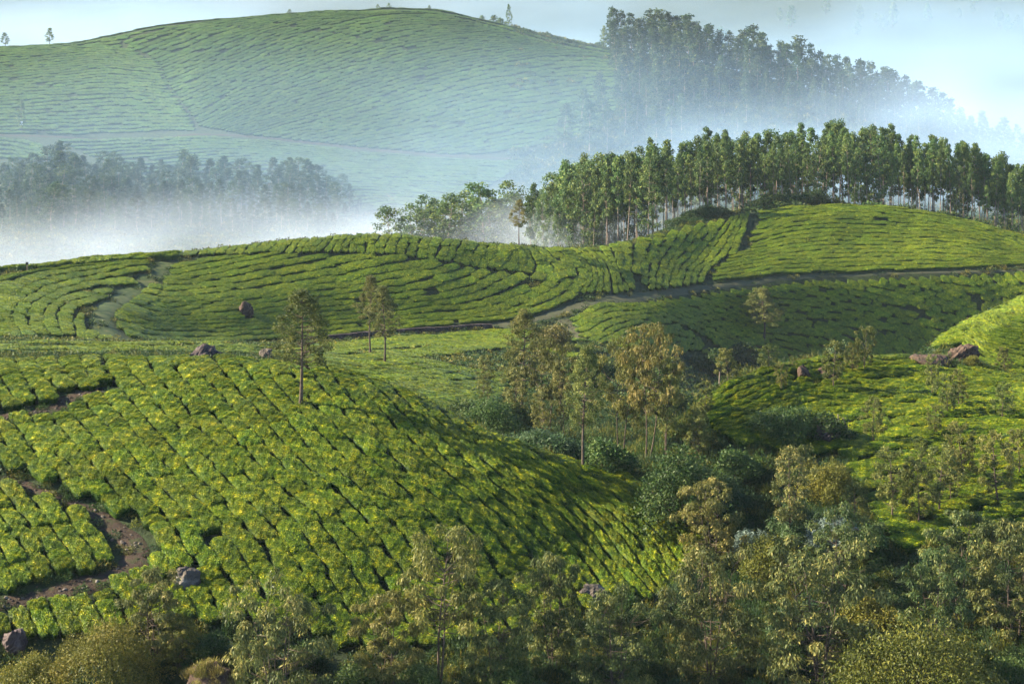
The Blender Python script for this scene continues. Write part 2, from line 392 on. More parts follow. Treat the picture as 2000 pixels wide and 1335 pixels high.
def field(guides, counts, y0, y1, pitch, n=70, height=0.85, jit=0.07):
    G = [smooth_poly(g, n) for g in guides]
    rows = []
    for k in range(len(G) - 1):
        c = counts[k] if isinstance(counts, (list, tuple)) else counts
        for q in range(c): rows.append(G[k] + (G[k + 1] - G[k]) * (q / c))
    rows.append(G[-1])
    for k, r in enumerate(rows):
        nb = rows[k + 1] if k + 1 < len(rows) else rows[k - 1]
        add_row(r, y0, y1, pitch, nb, jit, height)

# left field of the middle ridge
field([[(168,658),(154,630),(157,612),(189,605)], [(136,648),(126,623),(131,602),(157,588),(203,574)], [(108,648),(96,616),(101,598),(129,581),(215,560)],
       [(84,649),(68,616),(77,595),(115,570),(210,546),(255,541)], [(56,650),(37,612),(49,588),(91,563),(175,539),(285,518)],
       [(31,650),(9,609),(21,584),(63,556),(140,535),(285,508)], [(0,650),(-25,605),(-10,575),(35,550),(120,527),(285,503)],
       [(-60,650),(-95,600),(-70,565),(0,543),(100,522),(285,499)], [(-160,650),(-200,600),(-150,570),(-60,550),(0,538),(60,528)]], [1,1,1,1,1,1,1,2], 282, 358, 2.0)
field([[(170,659),(185,640),(200,620)], [(205,659),(206,650),(207,640)]], 1, 282, 350, 1.6)
field([[(-60,533),(60,521),(200,507),(345,494)], [(-60,530),(60,518),(200,504),(345,491)]], 1, 330, 366, 1.6, height=1.5)
# main field of the middle ridge
field([[(245,645),(300,657),(420,657),(560,651),(700,641),(850,629),(980,616),(1060,597),(1130,552),(1137,532),(1120,505),(1090,483)],
       [(228,612),(290,636),(420,640),(560,632),(700,622),(850,612),(951,602),(1017,581),(1070,556),(1095,528),(1070,499),(1052,482)],
       [(240,600),(300,617),(420,612),(560,596),(700,580),(850,563),(930,535),(965,515),(985,490),(990,477)],
       [(275,570),(330,582),(420,574),(560,553),(700,530),(790,513),(850,503)],
       [(300,545),(345,548),(420,534),(560,508),(640,491),(665,488)], [(318,515),(345,512),(400,504),(450,497),(480,493)]], [2, 4, 4, 3, 3], 305, 392, 2.4)
field([[(345,493),(346,490),(348,488)], [(430,490),(433,484),(440,479)], [(500,488),(510,478),(520,469)], [(580,486),(590,472),(600,460)], [(640,485),(648,472),(660,456)],
       [(706,486),(704,472),(716,454)], [(780,492),(784,478),(795,459)], [(860,502),(866,482),(876,465)], [(905,510),(912,490),(925,469)], [(960,518),(978,495),(982,476)], [(1010,524),(1020,500),(1010,478)]], [5,4,5,4,4,4,4,3,3,3], 340, 386, 2.0)
field([[(1137,568),(1150,540),(1140,510),(1108,484)], [(1201,566),(1196,535),(1181,505),(1160,482)], [(1234,560),(1222,520),(1220,498),(1222,474)],
       [(1260,560),(1259,520),(1271,495),(1290,455)], [(1297,558),(1301,532),(1318,502),(1370,434)], [(1340,552),(1345,530),(1370,500),(1430,420)], [(1380,545),(1390,525),(1430,490),(1460,412)]], [4, 3, 2, 3, 3, 3], 345, 420, 2.2)
field([[(1395,541),(1480,530),(1650,520),(1800,516),(2080,508)], [(1405,520),(1500,505),(1650,496),(1800,493),(1950,500),(2080,503)],
       [(1440,492),(1550,470),(1650,463),(1800,463),(1950,481),(2080,500)], [(1472,462),(1550,437),(1650,430),(1800,437),(1900,453),(2000,479),(2080,497)],
       [(1485,430),(1550,415),(1650,408),(1800,419),(1900,438),(2000,465),(2080,490)], [(1487,410),(1560,401),(1650,397),(1750,402),(1850,418),(1950,444),(2080,485)]], [3, 4, 4, 3, 2], 385, 428, 2.6)
# shaded slope below the road
field([[(1240,592),(1320,622),(1400,665),(1450,715)], [(1330,578),(1420,610),(1500,650),(1560,700)], [(1430,564),(1520,600),(1580,650),(1620,705)], [(1550,549),(1620,590),(1680,640),(1710,700)],
       [(1680,541),(1740,590),(1790,640),(1820,695)], [(1800,536),(1850,580),(1890,630),(1900,690)], [(1920,531),(1960,570),(1990,620),(2000,680)], [(2060,528),(2080,570),(2100,620),(2110,680)]], [6, 5, 6, 6, 6, 6, 6], 340, 402, 2.0)
field([[(1119,622),(1196,592),(1245,592)], [(1133,644),(1210,611),(1272,606)], [(1150,663),(1227,632),(1305,622)], [(1196,664),(1280,644),(1350,650)], [(1260,690),(1340,672),(1390,690)]], 2, 335, 372, 2.0)
field([[(640,668),(760,659),(900,648),(1050,634),(1092,640)], [(640,684),(760,675),(900,665),(1050,652),(1125,664)], [(640,694),(760,693),(900,682),(1020,672),(1130,690)]], [3, 2], 232, 350, 2.2)
# saddle behind the foreground spur
field([[(540,690),(700,698),(850,693),(960,690)], [(640,710),(750,720),(880,720),(980,718)], [(720,737),(830,752),(930,762),(990,752)], [(780,770),(860,790),(930,806),(960,790)]], [3, 4, 4], 190, 262, 2.0)
field([[(-200,667),(0,664),(200,668),(400,668),(620,676)], [(-200,680),(0,680),(200,678),(400,678),(640,692)]], [3], 180, 320, 2.2)
# foreground spur: rows run down the slope towards the right
crest = lambda x: np.interp(x, [-700, 0, 400, 600, 700, 800, 1000, 1200, 1330, 1400], [705, 702, 689, 704, 726, 763, 850, 923, 958, 1000])
def fr_row(x0):
    ys = np.linspace(0, 1, 60); y = crest(x0) - 4 + ys * (1300 - crest(x0)); x = np.empty(60); x[0] = x0
    for k in range(1, 60):
        sl = np.interp(y[k - 1], [680, 800, 950, 1050, 1300], [0.72, 0.9, 1.05, 0.62, 0.4]) * np.interp(x[k - 1], [0, 500, 1000, 1400], [0.85, 1.0, 1.2, 1.3])
        x[k] = x[k - 1] + sl * (y[k] - y[k - 1])
    return np.stack([x, y], 1)
FR = [fr_row(x0) for x0 in np.arange(-640, 1330, 43)]
fr_edge = lambda y: np.interp(y, [680, 850, 930, 965, 1050, 1100, 1140, 1200, 1300], [760, 1010, 1230, 1335, 1330, 1300, 1255, 1050, 1000])
fr_bottom = lambda x: np.interp(x, [-400, 0, 200, 330, 480, 640, 760, 900, 1100, 1300], [1235, 1235, 1225, 1200, 1195, 1235, 1250, 1240, 1200, 1150])
for k, r in enumerate(FR):
    nb = FR[k + 1] if k + 1 < len(FR) else FR[k - 1]
    ok = (r[:, 0] < fr_edge(r[:, 1]) + (60 if k > 35 else 30)) & (r[:, 1] < fr_bottom(r[:, 0])) & (r[:, 0] > -150)
    if ok.sum() < 3: continue
    i0, i1 = np.where(ok)[0][[0, -1]]
    add_row(r[i0:i1 + 1], 118, 166, 1.4, nb[i0:i1 + 1], 0.07, 0.92)
# right hill
field([[(1375,775),(1450,737),(1550,708),(1650,694),(1780,694),(1900,706),(2080,752)], [(1385,805),(1480,765),(1600,735),(1750,722),(1900,735),(2080,775)],
       [(1400,832),(1500,795),(1650,770),(1800,760),(1950,775),(2080,800)], [(1440,852),(1540,830),(1680,805),(1850,800),(2080,830)], [(1650,880),(1750,860),(1900,850),(2080,870)],
       [(1690,940),(1800,915),(1950,900),(2080,910)], [(1720,1000),(1850,980),(2000,960),(2080,960)], [(1760,1055),(1900,1025),(2080,1005)]], [3, 3, 3, 3, 3, 3, 2], 138, 184, 1.5, height=0.9)
field([[(1830,668),(1874,664),(1916,690),(2000,730),(2080,760)], [(1850,650),(1874,644),(1916,658),(2000,676),(2080,690)], [(1880,630),(1898,624),(1930,640),(1965,648),(2080,668)],
       [(1905,614),(1923,612),(1945,625),(2000,638),(2080,650)], [(1940,598),(1965,590),(1990,600),(2080,618)], [(1975,585),(2000,576),(2040,580),(2080,590)]], [5, 4, 4, 4, 4], 208, 268, 1.8)
# big far hill
field([[(150,80),(220,66),(300,49),(400,37),(500,30),(650,19),(780,12),(850,14)], [(150,86),(220,74),(300,57),(400,45),(500,38),(650,27),(780,21),(850,22)]], [1], 1020, 1066, 4.8, height=1.2)
field([[(830,15),(920,31),(1000,51),(1100,75),(1215,98)], [(830,27),(920,43),(1000,64),(1100,90),(1215,110)]], [2], 1000, 1064, 4.8, height=1.4)
field([[(900,299),(1000,288),(1100,268),(1180,245)], [(700,285),(850,252),(1000,217),(1150,192),(1225,178)], [(480,262),(650,215),(800,165),(950,125),(1100,105),(1200,112)],
       [(392,243),(500,190),(650,130),(800,85),(900,70),(1000,66)], [(338,170),(450,120),(550,75),(650,45),(750,28),(850,26)], [(312,120),(380,90),(450,60),(520,42),(600,28),(650,22)],
       [(245,82),(300,66),(360,50),(420,41),(470,35)]], [9, 12, 12, 12, 9, 6], 885, 1062, 4.6, height=1.35, jit=0.12)
field([[(-60,258),(100,258),(250,252),(380,248)], [(-60,200),(100,188),(220,180),(342,188)], [(-60,150),(100,142),(200,132),(325,142)], [(-60,110),(80,106),(180,100),(285,108)], [(-60,92),(80,88),(160,80),(240,64)]], [10, 9, 8, 5], 890, 1048, 4.6, height=1.2, jit=0.12)
field([[(120,274),(390,268),(550,280),(700,296),(850,308),(1020,316)], [(250,340),(500,312),(650,322),(800,332),(980,345)], [(500,392),(680,362),(800,370),(920,382)], [(660,420),(780,402),(860,408)]], [9, 8, 7], 700, 900, 4.6, height=1.3, jit=0.12)
field([[(-60,268),(40,276),(110,300)], [(-60,300),(30,306),(80,312)]], [4], 800, 900, 6.0, height=1.7)

BX, BY, BYAW, BL, BW, BH = [np.concatenate(a) for a in (BX, BY, BYAW, BL, BW, BH)]

# rocks keep their own clearing in the tea
ROCKS = [  # column, base row, y0, y1, width m, height m, material, label, seed
 (480,606,330,372,2.9,1.9,'M_ROCK_RED','craggy reddish boulder standing alone among the tea rows of the middle ridge',1),
 (398,686,158,175,3.1,1.45,'M_ROCK_DARK','long flat dark boulder at the top edge of the foreground tea',2),
 (519,690,158,240,1.4,1.2,'M_ROCK','small pale rock left of the lone tree, beyond the foreground tea',3),
 (361,1120,120,140,1.8,1.3,'M_ROCK','rounded grey boulder in the foreground tea beside the bend of the earth path',4),
 (28,1246,118,130,1.7,1.2,'M_ROCK_DARK','dark boulder at the left edge below the earth path',5),
 (1158,1150,118,140,1.9,1.0,'M_ROCK','dark humped rock at the foot of the foreground tea slope',6),
 (1568,732,165,184,1.2,1.4,'M_ROCK_RED','red brown rock in the tea on top of the right hill, left of the pair',7),
 (1612,730,165,184,1.1,1.2,'M_ROCK_RED','red brown rock in the tea on top of the right hill, right of the pair',8),
 (1880,704,182,262,3.2,2.0,'M_ROCK_RED','big brown rock outcrop between the right hill and the hill behind',9),
 (1815,700,176,200,4.2,0.9,'M_ROCK_RED','low red rock ledge stretching left from the big outcrop',10),
]
ROCK_XY = []
for r in ROCKS:
    x, y = unproj(r[0], r[1], r[2], r[3]); ROCK_XY.append((x[0], y[0], r[4]))
keep = ~on_path(BX, BY)
for x, y, w in ROCK_XY: keep &= np.hypot(BX - x, BY - y) > w * 0.5 + 0.25
# drop a few bushes at random: bare gaps in the rows
keep &= rng.random(len(BX)) > 0.006
BX, BY, BYAW, BL, BW, BH = [a[keep] for a in (BX, BY, BYAW, BL, BW, BH)]
BZ = gz(BX, BY)
e = 0.6
gxn, gyn = (gz(BX + e, BY) - gz(BX - e, BY)) / (2 * e), (gz(BX, BY + e) - gz(BX, BY - e)) / (2 * e)

def bush_rot(k):
    n = Vector((-gxn[k] * 0.85, -gyn[k] * 0.85, 1)).normalized()
    t = Vector((math.cos(BYAW[k]), math.sin(BYAW[k]), 0)); t = (t - n * t.dot(n)).normalized()
    return Matrix((t, n.cross(t), n)).transposed().to_euler()

def tea_mesh(name, seed, nleaf, ls, m, nu=9, nv=14):
    """one clipped tea bush: a flat-topped mound of leaves, unit length and width, height 0.85"""
    g = np.random.default_rng(seed)
    ph = g.uniform(0, 6.28, 8)
    def surf(u, v):      # u 0 (top centre) .. 1 (foot), v angle
        p = 0.42                                        # superellipse plan
        cx, cy = np.cos(v), np.sin(v)
        r = 1.0 / (np.abs(cx) ** 5 + np.abs(cy) ** 5) ** 0.2
        r = r * (1 + 0.03 * np.sin(2 * v + ph[7]) + 0.045 * np.sin(3 * v + ph[0]) + 0.045 * np.sin(5 * v + ph[1]) + 0.04 * np.sin(9 * v + ph[2]))
        s = np.where(u < 0.65, u / 0.65, 1.0 - 0.16 * ((u - 0.65) / 0.35) ** 1.3)
        z = np.where(u < 0.65, 1 - 0.22 * (u / 0.65) ** 5, 0.78 * (1 - (u - 0.65) / 0.35))
        x, y = 0.5 * r * s * cx, 0.5 * r * s * cy
        z = z + np.where(u < 0.8, 0.05 * np.sin(7 * x + ph[3]) * np.sin(6 * y + ph[4]) + 0.045 * np.sin(17 * x + ph[5]) * np.sin(14 * y + ph[6]), 0)
        return x, y, z * BUSH_H
    U, V = np.meshgrid(np.linspace(0, 1, nu), np.linspace(0, 2 * np.pi, nv, endpoint=False), indexing='ij')
    hx, hy, hz = surf(U, V)
    hull = np.stack([hx, hy, hz], -1).reshape(-1, 3)
    hf = grid_faces(nu, nv, 0, True)
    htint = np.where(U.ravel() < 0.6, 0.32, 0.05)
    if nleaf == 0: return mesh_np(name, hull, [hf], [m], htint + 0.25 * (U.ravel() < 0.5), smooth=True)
    u = np.where(g.random(nleaf) < 0.74, 0.68 * np.sqrt(g.random(nleaf)), g.uniform(0.62, 0.97, nleaf))
    v = g.uniform(0, 2 * np.pi, nleaf)
    x, y, z = surf(u, v)
    P = np.stack([x, y, z + 0.012 + 0.05 * g.random(nleaf) ** 2 * (u < 0.66)], -1)
    out = np.stack([np.cos(v), np.sin(v), np.zeros(nleaf)], -1)
    up = np.where((u < 0.62)[:, None], np.array([[0, 0, 1.]]), 0.75 * out + np.array([[0, 0, 0.5]]))
    N = up + g.normal(0, 0.6, (nleaf, 3)); N /= np.linalg.norm(N, axis=1, keepdims=True)
    A = np.cross(N, g.normal(0, 1, (nleaf, 3))); A /= np.linalg.norm(A, axis=1, keepdims=True)
    B = np.cross(N, A)
    l = (ls * g.uniform(0.6, 1.3, nleaf))[:, None]
    q = np.stack([P - A * l, P - B * l * 0.5 + N * l * 0.1, P + A * l, P + B * l * 0.5 + N * l * 0.1], 1).reshape(-1, 3)
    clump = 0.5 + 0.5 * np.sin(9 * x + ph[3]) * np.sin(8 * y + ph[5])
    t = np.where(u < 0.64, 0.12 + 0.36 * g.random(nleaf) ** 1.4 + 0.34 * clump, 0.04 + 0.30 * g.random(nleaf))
    qf = np.arange(nleaf * 4).reshape(-1, 4) + len(hull)
    return mesh_np(name, np.concatenate([hull, q]), [hf, qf], [m], np.concatenate([htint, np.repeat(t, 4)]))

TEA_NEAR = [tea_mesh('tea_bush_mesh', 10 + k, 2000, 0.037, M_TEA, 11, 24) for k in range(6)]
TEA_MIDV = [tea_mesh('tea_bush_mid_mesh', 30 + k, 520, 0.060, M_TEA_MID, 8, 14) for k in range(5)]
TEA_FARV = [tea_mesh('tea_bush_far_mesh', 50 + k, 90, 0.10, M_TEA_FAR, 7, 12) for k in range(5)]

size = BL * BW / BY ** 2
scr_x, scr_y = CX + BX / BY * F, HZ - BZ / BY * F
inview = (scr_x > 0) & (scr_x < 2000) & (scr_y > 0) & (scr_y < 1345)
order = np.argsort(-size * inview)
single = np.zeros(len(BX), bool); single[order[:300]] = True
single &= inview
left_path = unproj(250, 1030, 118, 150)
for k in np.where(single)[0]:
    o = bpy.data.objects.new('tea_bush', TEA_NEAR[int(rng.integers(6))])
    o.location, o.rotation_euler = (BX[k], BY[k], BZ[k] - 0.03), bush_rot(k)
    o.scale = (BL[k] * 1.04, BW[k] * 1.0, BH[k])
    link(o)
    sx, sy = scr_x[k], scr_y[k]
    if sx > 1380: lab, grp = 'clipped tea bush in the rows on the right hill', 'tea bushes on the right hill'
    elif sx < np.interp(sy, [905, 962, 1015, 1052, 1100, 1140, 1180], [0, 130, 235, 268, 240, 60, 0]) and sy > 905: lab, grp = 'clipped tea bush in the small block inside the bend of the reddish earth path', 'tea bushes inside the path bend'
    elif sy > 1075 and sx < 420: lab, grp = 'clipped tea bush in the shady rows below the reddish earth path', 'tea bushes below the earth path'
    elif sy < 800 and sx < 560: lab, grp = 'clipped tea bush high on the foreground slope left of the lone tree', 'tea bushes at the top of the foreground slope'
    elif sx > 980: lab, grp = 'darker tea bush on the slope falling right towards the gully', 'tea bushes beside the gully'
    elif sy > 1075: lab, grp = 'dark green tea bush low on the slope just above the foreground trees', 'tea bushes above the foreground trees'
    else: lab, grp = 'yellow green tea bush in the broad middle of the foreground slope', 'tea bushes on the foreground slope'
    tag(o, lab, 'tea bush', grp)

def scatter(name, sel, variants, label, coords=None):
    """one 'stuff' object that instances its variants on a cloud of points"""
    coll = bpy.data.collections.new(name + '_variants')
    for k, me in enumerate(variants):
        coll.objects.link(bpy.data.objects.new('variant', me))
    if coords is None:
        idx = np.where(sel)[0]
        co = np.stack([BX, BY, BZ - 0.03], 1)[idx]
        rot = np.array([tuple(bush_rot(k)) for k in idx])
        scl = np.stack([BL[idx] * 1.04, BW[idx], BH[idx]], 1)
    else: co, rot, scl = coords
    me = bpy.data.meshes.new(name)
    me.vertices.add(len(co)); me.vertices.foreach_set('co', np.asarray(co, np.float32).ravel())
    for an, arr in (('rot', rot), ('scl', scl)):
        a = me.attributes.new(an, 'FLOAT_VECTOR', 'POINT'); a.data.foreach_set('vector', np.asarray(arr, np.float32).ravel())
    a = me.attributes.new('pick', 'INT', 'POINT'); a.data.foreach_set('value', rng.integers(0, len(variants), len(co)).astype(np.int32))
    o = obj(name, me)
    ng = bpy.data.node_groups.new(name + '_nodes', 'GeometryNodeTree')
    ng.interface.new_socket('Geometry', in_out='INPUT', socket_type='NodeSocketGeometry')
    ng.interface.new_socket('Geometry', in_out='OUTPUT', socket_type='NodeSocketGeometry')
    gi, go = ng.nodes.new('NodeGroupInput'), ng.nodes.new('NodeGroupOutput')
    ci = ng.nodes.new('GeometryNodeCollectionInfo'); ci.inputs['Collection'].default_value = coll
    ci.inputs['Separate Children'].default_value = True; ci.inputs['Reset Children'].default_value = True
    ip = ng.nodes.new('GeometryNodeInstanceOnPoints'); ip.inputs['Pick Instance'].default_value = True
    def na(nm, ty):
        n = ng.nodes.new('GeometryNodeInputNamedAttribute'); n.data_type = ty; n.inputs['Name'].default_value = nm
        return n.outputs[0]
    er = ng.nodes.new('FunctionNodeEulerToRotation')
    L = ng.links.new
    L(gi.outputs[0], ip.inputs['Points']); L(ci.outputs[0], ip.inputs['Instance']); L(na('pick', 'INT'), ip.inputs['Instance Index'])
    L(na('rot', 'FLOAT_VECTOR'), er.inputs[0]); L(er.outputs[0], ip.inputs['Rotation']); L(na('scl', 'FLOAT_VECTOR'), ip.inputs['Scale'])
    L(ip.outputs[0], go.inputs[0])
    o.modifiers.new('scatter', 'NODES').node_group = ng
    return tag(o, label, kind='stuff')

near = (BY < 190) & ~single
mid = (BY >= 190) & (BY < 500)
far = BY >= 500
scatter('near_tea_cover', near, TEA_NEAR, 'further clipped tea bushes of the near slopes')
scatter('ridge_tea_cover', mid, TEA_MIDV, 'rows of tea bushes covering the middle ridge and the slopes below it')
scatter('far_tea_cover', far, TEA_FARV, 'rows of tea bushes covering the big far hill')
print('tea bushes', len(BX), 'near', near.sum(), 'mid', mid.sum(), 'far', far.sum(), 'single', single.sum())
HAZE_D = 0.00004
WHITE = dict(col=(0.75, 0.86, 1.0))
BLUE = dict(col=(0.57, 0.77, 1.0))
MIST = [  # photo column and row of the middle, distance, half sizes in metres (x, y, z), density
 (330, 608, 510, 155, 140, 27, 0.0105, WHITE),
 (930, 560, 510, 90, 110, 23, 0.013, WHITE),
 (900, 350, 760, 330, 270, 70, 0.0013, dict(col=(0.47, 0.72, 1.0), nscale=0.008, lo=0.15, hi=0.6)),
 (850, 400, 760, 140, 110, 32, 0.0030, BLUE),
 (1650, 380, 760, 150, 120, 42, 0.0055, BLUE),
 (1980, 300, 800, 120, 130, 52, 0.0052, BLUE),
 (1750, 230, 1500, 400, 280, 90, 0.0014, dict(col=(0.56, 0.77, 1.0), nscale=0.006)),
 (1150, 150, 1350, 150, 160, 36, 0.0018, dict(col=(0.60, 0.79, 1.0), nscale=0.01)),
 (900, 130, 1900, 1400, 700, 120, 0.0010, dict(col=(0.45, 0.70, 1.0), nscale=0.004, lo=0.42, hi=0.6)),
 (120, 75, 1400, 240, 180, 32, 0.0016, dict(col=(0.70, 0.82, 1.0), nscale=0.01)),
 (700, -20, 2000, 400, 200, 50, 0.0012, dict(col=(0.70, 0.82, 1.0), nscale=0.006)),
 (1130, 462, 458, 34, 40, 11, 0.018, dict(col=(0.75, 0.86, 1.0), nscale=0.05)),
 (1330, 440, 462, 22, 30, 8, 0.012, dict(col=(0.75, 0.86, 1.0), nscale=0.05)),
]
# ------------------------------------------------------------------ trees and shrubs
def plant_mesh(seed, style):
    """-> (trunk mesh, crown mesh); unit height, trunk foot at the origin"""
    g = np.random.default_rng(seed)
    S = dict(                # bare stem, crown radius, clusters, leaves, leaf length, leaf width, cluster radius, droop, stems, trunk radius
        gum=(0.48, 0.105, 26, 2600, 0.021, 0.6, 0.032, 0.3, 1, 0.0085),
        gumlow=(0.16, 0.15, 40, 3200, 0.022, 0.6, 0.042, 0.3, 1, 0.0085),
        far=(0.18, 0.16, 26, 1500, 0.034, 0.65, 0.046, 0.2, 1, 0.010),
        oak=(0.38, 0.20, 70, 11000, 0.015, 0.46, 0.032, 0.1, 1, 0.013),
        slim=(0.46, 0.17, 50, 8000, 0.015, 0.46, 0.034, 0.1, 1, 0.012),
        young=(0.28, 0.26, 34, 3600, 0.036, 0.40, 0.042, 0.0, 1, 0.016),
        wispy=(0.28, 0.15, 55, 5500, 0.023, 0.40, 0.038, 0.8, 2, 0.011),
        fore=(0.14, 0.26, 76, 13500, 0.028, 0.34, 0.046, 0.9, 3, 0.010),
        forebush=(0.05, 0.33, 95, 17000, 0.026, 0.34, 0.050, 0.9, 5, 0.009),
        foretall=(0.42, 0.28, 56, 8000, 0.026, 0.34, 0.048, 0.9, 2, 0.012),
    )[style]
    bare, R, nc, nl, ll, lw, rc, droop, stems, tr = S
    paths, cl = [], []
    conic = style in ('gum', 'oak', 'far', 'slim')
    def prof(h):
        if conic: return R * np.minimum(1.0, 0.12 + 1.35 * (1 - h) ** 0.85) * np.clip(0.55 + h * 2.2, 0, 1)
        return R * np.sqrt(np.clip(1 - ((h - 0.42) / 0.62) ** 2, 0.03, 1))
    lean = g.normal(0, 0.02, 2)
    tops = []
    for s in range(stems):
        a = 2 * np.pi * s / stems + g.uniform(0, 1)
        sp = 0.0 if stems == 1 else R * g.uniform(0.25, 0.6)
        hh = 0.95 if s == 0 else g.uniform(0.72, 0.92)
        t = np.linspace(0, 1, 9)
        wx, wy = g.normal(0, 0.012, 2)
        P = np.stack([(0.02 * (stems > 1) + sp * t ** 1.3) * np.cos(a) + lean[0] * t + wx * np.sin(t * 5), (0.02 * (stems > 1) + sp * t ** 1.3) * np.sin(a) + lean[1] * t + wy * np.sin(t * 4), t * hh - 0.01], 1)
        r = tr * (1.0 if stems == 1 else 0.75) * (1 - 0.88 * t) * (1 + 0.5 * np.exp(-t * 18))
        paths.append((P, r)); tops.append(P)
    hs = np.sort((np.arange(nc) + g.uniform(0, 1, nc)) / nc)
    az = np.arange(nc) * 2.39996 + g.uniform(-0.5, 0.5, nc)
    for k in range(nc):
        h = hs[k]; P = tops[k % stems]
        z = bare + (1 - bare) * 0.97 * h
        rr = prof(h) * g.uniform(0.35, 1.0) ** 0.6 * (0.75 + 0.5 * g.random())
        zz = max(z - (0.35 if not conic else 0.2) * rr - 0.02, 0.04)
        ax = np.array([np.interp(min(zz, P[-1, 2]), P[:, 2], P[:, 0]), np.interp(min(zz, P[-1, 2]), P[:, 2], P[:, 1]), min(zz, P[-1, 2])])
        c = np.array([ax[0] + rr * np.cos(az[k]), ax[1] + rr * np.sin(az[k]), z])
        cl.append(c)
        if rr > 0.02 and (nl > 600):
            m = (ax + c) / 2 + np.array([0, 0, -0.12 * rr]) + g.normal(0, 0.006, 3)
            b0 = tr * 0.42 * (1 - 0.6 * zz)
            paths.append((np.stack([ax, m, c]), np.array([b0, b0 * 0.6, b0 * 0.25])))
    tco, tf = tubes(paths[:stems], 7)
    if len(paths) > stems:
        bco, bf = tubes(paths[stems:], 4)
        tf = [tf, bf + len(tco)]; tco = np.concatenate([tco, bco])
    else: tf = [tf]
    cl = np.array(cl)
    wgt = g.uniform(0.5, 1.6, nc); wgt /= wgt.sum()
    ci = g.choice(nc, nl, p=wgt)
    d = g.normal(0, 1, (nl, 3)); d /= np.linalg.norm(d, axis=1, keepdims=True)
    rad = rc * g.uniform(0.7, 1.35, nc)[ci] * (0.35 + 0.75 * g.random(nl) ** 0.7)
    off = d * rad[:, None]
    off[:, 2] *= 0.72
    P = cl[ci] + off
    if droop > 0.5: P[:, 2] -= 0.25 * rad * g.random(nl)
    keep = P[:, 2] > 0.03
    P, d, ci, nl = P[keep], d[keep], ci[keep], int(keep.sum())
    A = g.normal(0, 1, (nl, 3)); A[:, 2] -= droop * 2.4
    A = A + d * 0.7
    A /= np.linalg.norm(A, axis=1, keepdims=True)
    N = d + np.array([0, 0, 0.5]) + g.normal(0, 0.6, (nl, 3))
    B = np.cross(A, N); B /= np.linalg.norm(B, axis=1, keepdims=True) + 1e-9
    N = np.cross(B, A)
    l = (ll * g.uniform(0.6, 1.35, nl))[:, None]
    q = np.stack([P, P + A * l * 0.45 + B * l * lw * 0.5 + N * l * 0.05, P + A * l, P + A * l * 0.45 - B * l * lw * 0.5 + N * l * 0.05], 1).reshape(-1, 3)
    ct = g.uniform(-0.14, 0.14, nc)
    tint = np.clip(0.30 + 0.34 * g.random(nl) + ct[ci], 0, 1) + (g.random(nl) < 0.08) * 0.3
    nm = style + '_tree'
    return mesh_np(nm + '_trunk', tco, tf, [], smooth=True), mesh_np(nm + '_crown', q, [np.arange(nl * 4).reshape(-1, 4)], [], np.repeat(tint, 4))

def shrub_mesh(seed, nl=4200, ll=0.055, lw=0.42, lobes=11, flat=0.62, droop=0.3, frond=False):
    """a low mounded shrub of leafy lobes; unit radius 0.5, height about flat"""
    g = np.random.default_rng(seed)
    c, r = [], []
    for k in range(lobes):
        a = k * 2.4 + g.uniform(0, 0.8); q = 0.36 * math.sqrt((k + 0.3) / lobes)
        rr = g.uniform(0.08, 0.26) * (1.1 - q)
        c.append((q * math.cos(a), q * math.sin(a), max(flat * (1 - (q / 0.5) ** 2) * g.uniform(0.55, 1.08) - rr * 0.9, rr * 0.3))); r.append(rr)
    c, r = np.array(c), np.array(r)
    ci = g.choice(lobes, nl, p=r ** 2 / (r ** 2).sum())
    d = g.normal(0, 1, (nl, 3)); d[:, 2] = np.abs(d[:, 2]) * 1.2 - 0.25; d /= np.linalg.norm(d, axis=1, keepdims=True)
    P = c[ci] + d * (r[ci] * np.where(g.random(nl) < 0.10, g.uniform(1.0, 1.45, nl), g.uniform(0.70, 1.08, nl)))[:, None] * (1 + 0.16 * np.sin(d[:, :1] * 9 + ci[:, None]) * np.sin(d[:, 1:2] * 8 + 2 * ci[:, None]))
    keep = P[:, 2] > -0.03
    P, d, ci, nl = P[keep], d[keep], ci[keep], int(keep.sum())
    A = g.normal(0, 0.8, (nl, 3)) + d * 0.6; A[:, 2] -= droop
    A /= np.linalg.norm(A, axis=1, keepdims=True)
    N = d + g.normal(0, 0.45, (nl, 3))
    B = np.cross(A, N); B /= np.linalg.norm(B, axis=1, keepdims=True) + 1e-9
    l = (ll * g.uniform(0.6, 1.35, nl))[:, None]
    q = np.stack([P, P + A * l * 0.45 + B * l * lw * 0.5, P + A * l, P + A * l * 0.45 - B * l * lw * 0.5], 1).reshape(-1, 3)
    tint = np.clip(0.28 + 0.42 * g.random(nl) + g.uniform(-0.1, 0.1, lobes)[ci], 0, 1)
    stems = []
    for k in range(lobes):
        stems.append((np.array([[0, 0, -0.05], c[k] * np.array([0.5, 0.5, 0.6]), c[k]]) + np.array([[0.02 * math.cos(k), 0.02 * math.sin(k), 0]] * 3), np.array([0.014, 0.01, 0.005])))
    # dark leafy inside so that the ground does not show through
    sco, sf = tubes(stems, 4)
    return mesh_np('shrub_stem', sco, [sf], [M_BARK], smooth=True), mesh_np('shrub_foliage', q, [np.arange(nl * 4).reshape(-1, 4)], [], np.repeat(tint, 4))

_mc = {}
def with_mat(me, m):
    key = (me.name, m.name)
    if key not in _mc:
        c = me.copy() if len(me.materials) else me
        if len(c.materials): c.materials.clear()
        c.materials.append(m); _mc[key] = c
    return _mc[key]

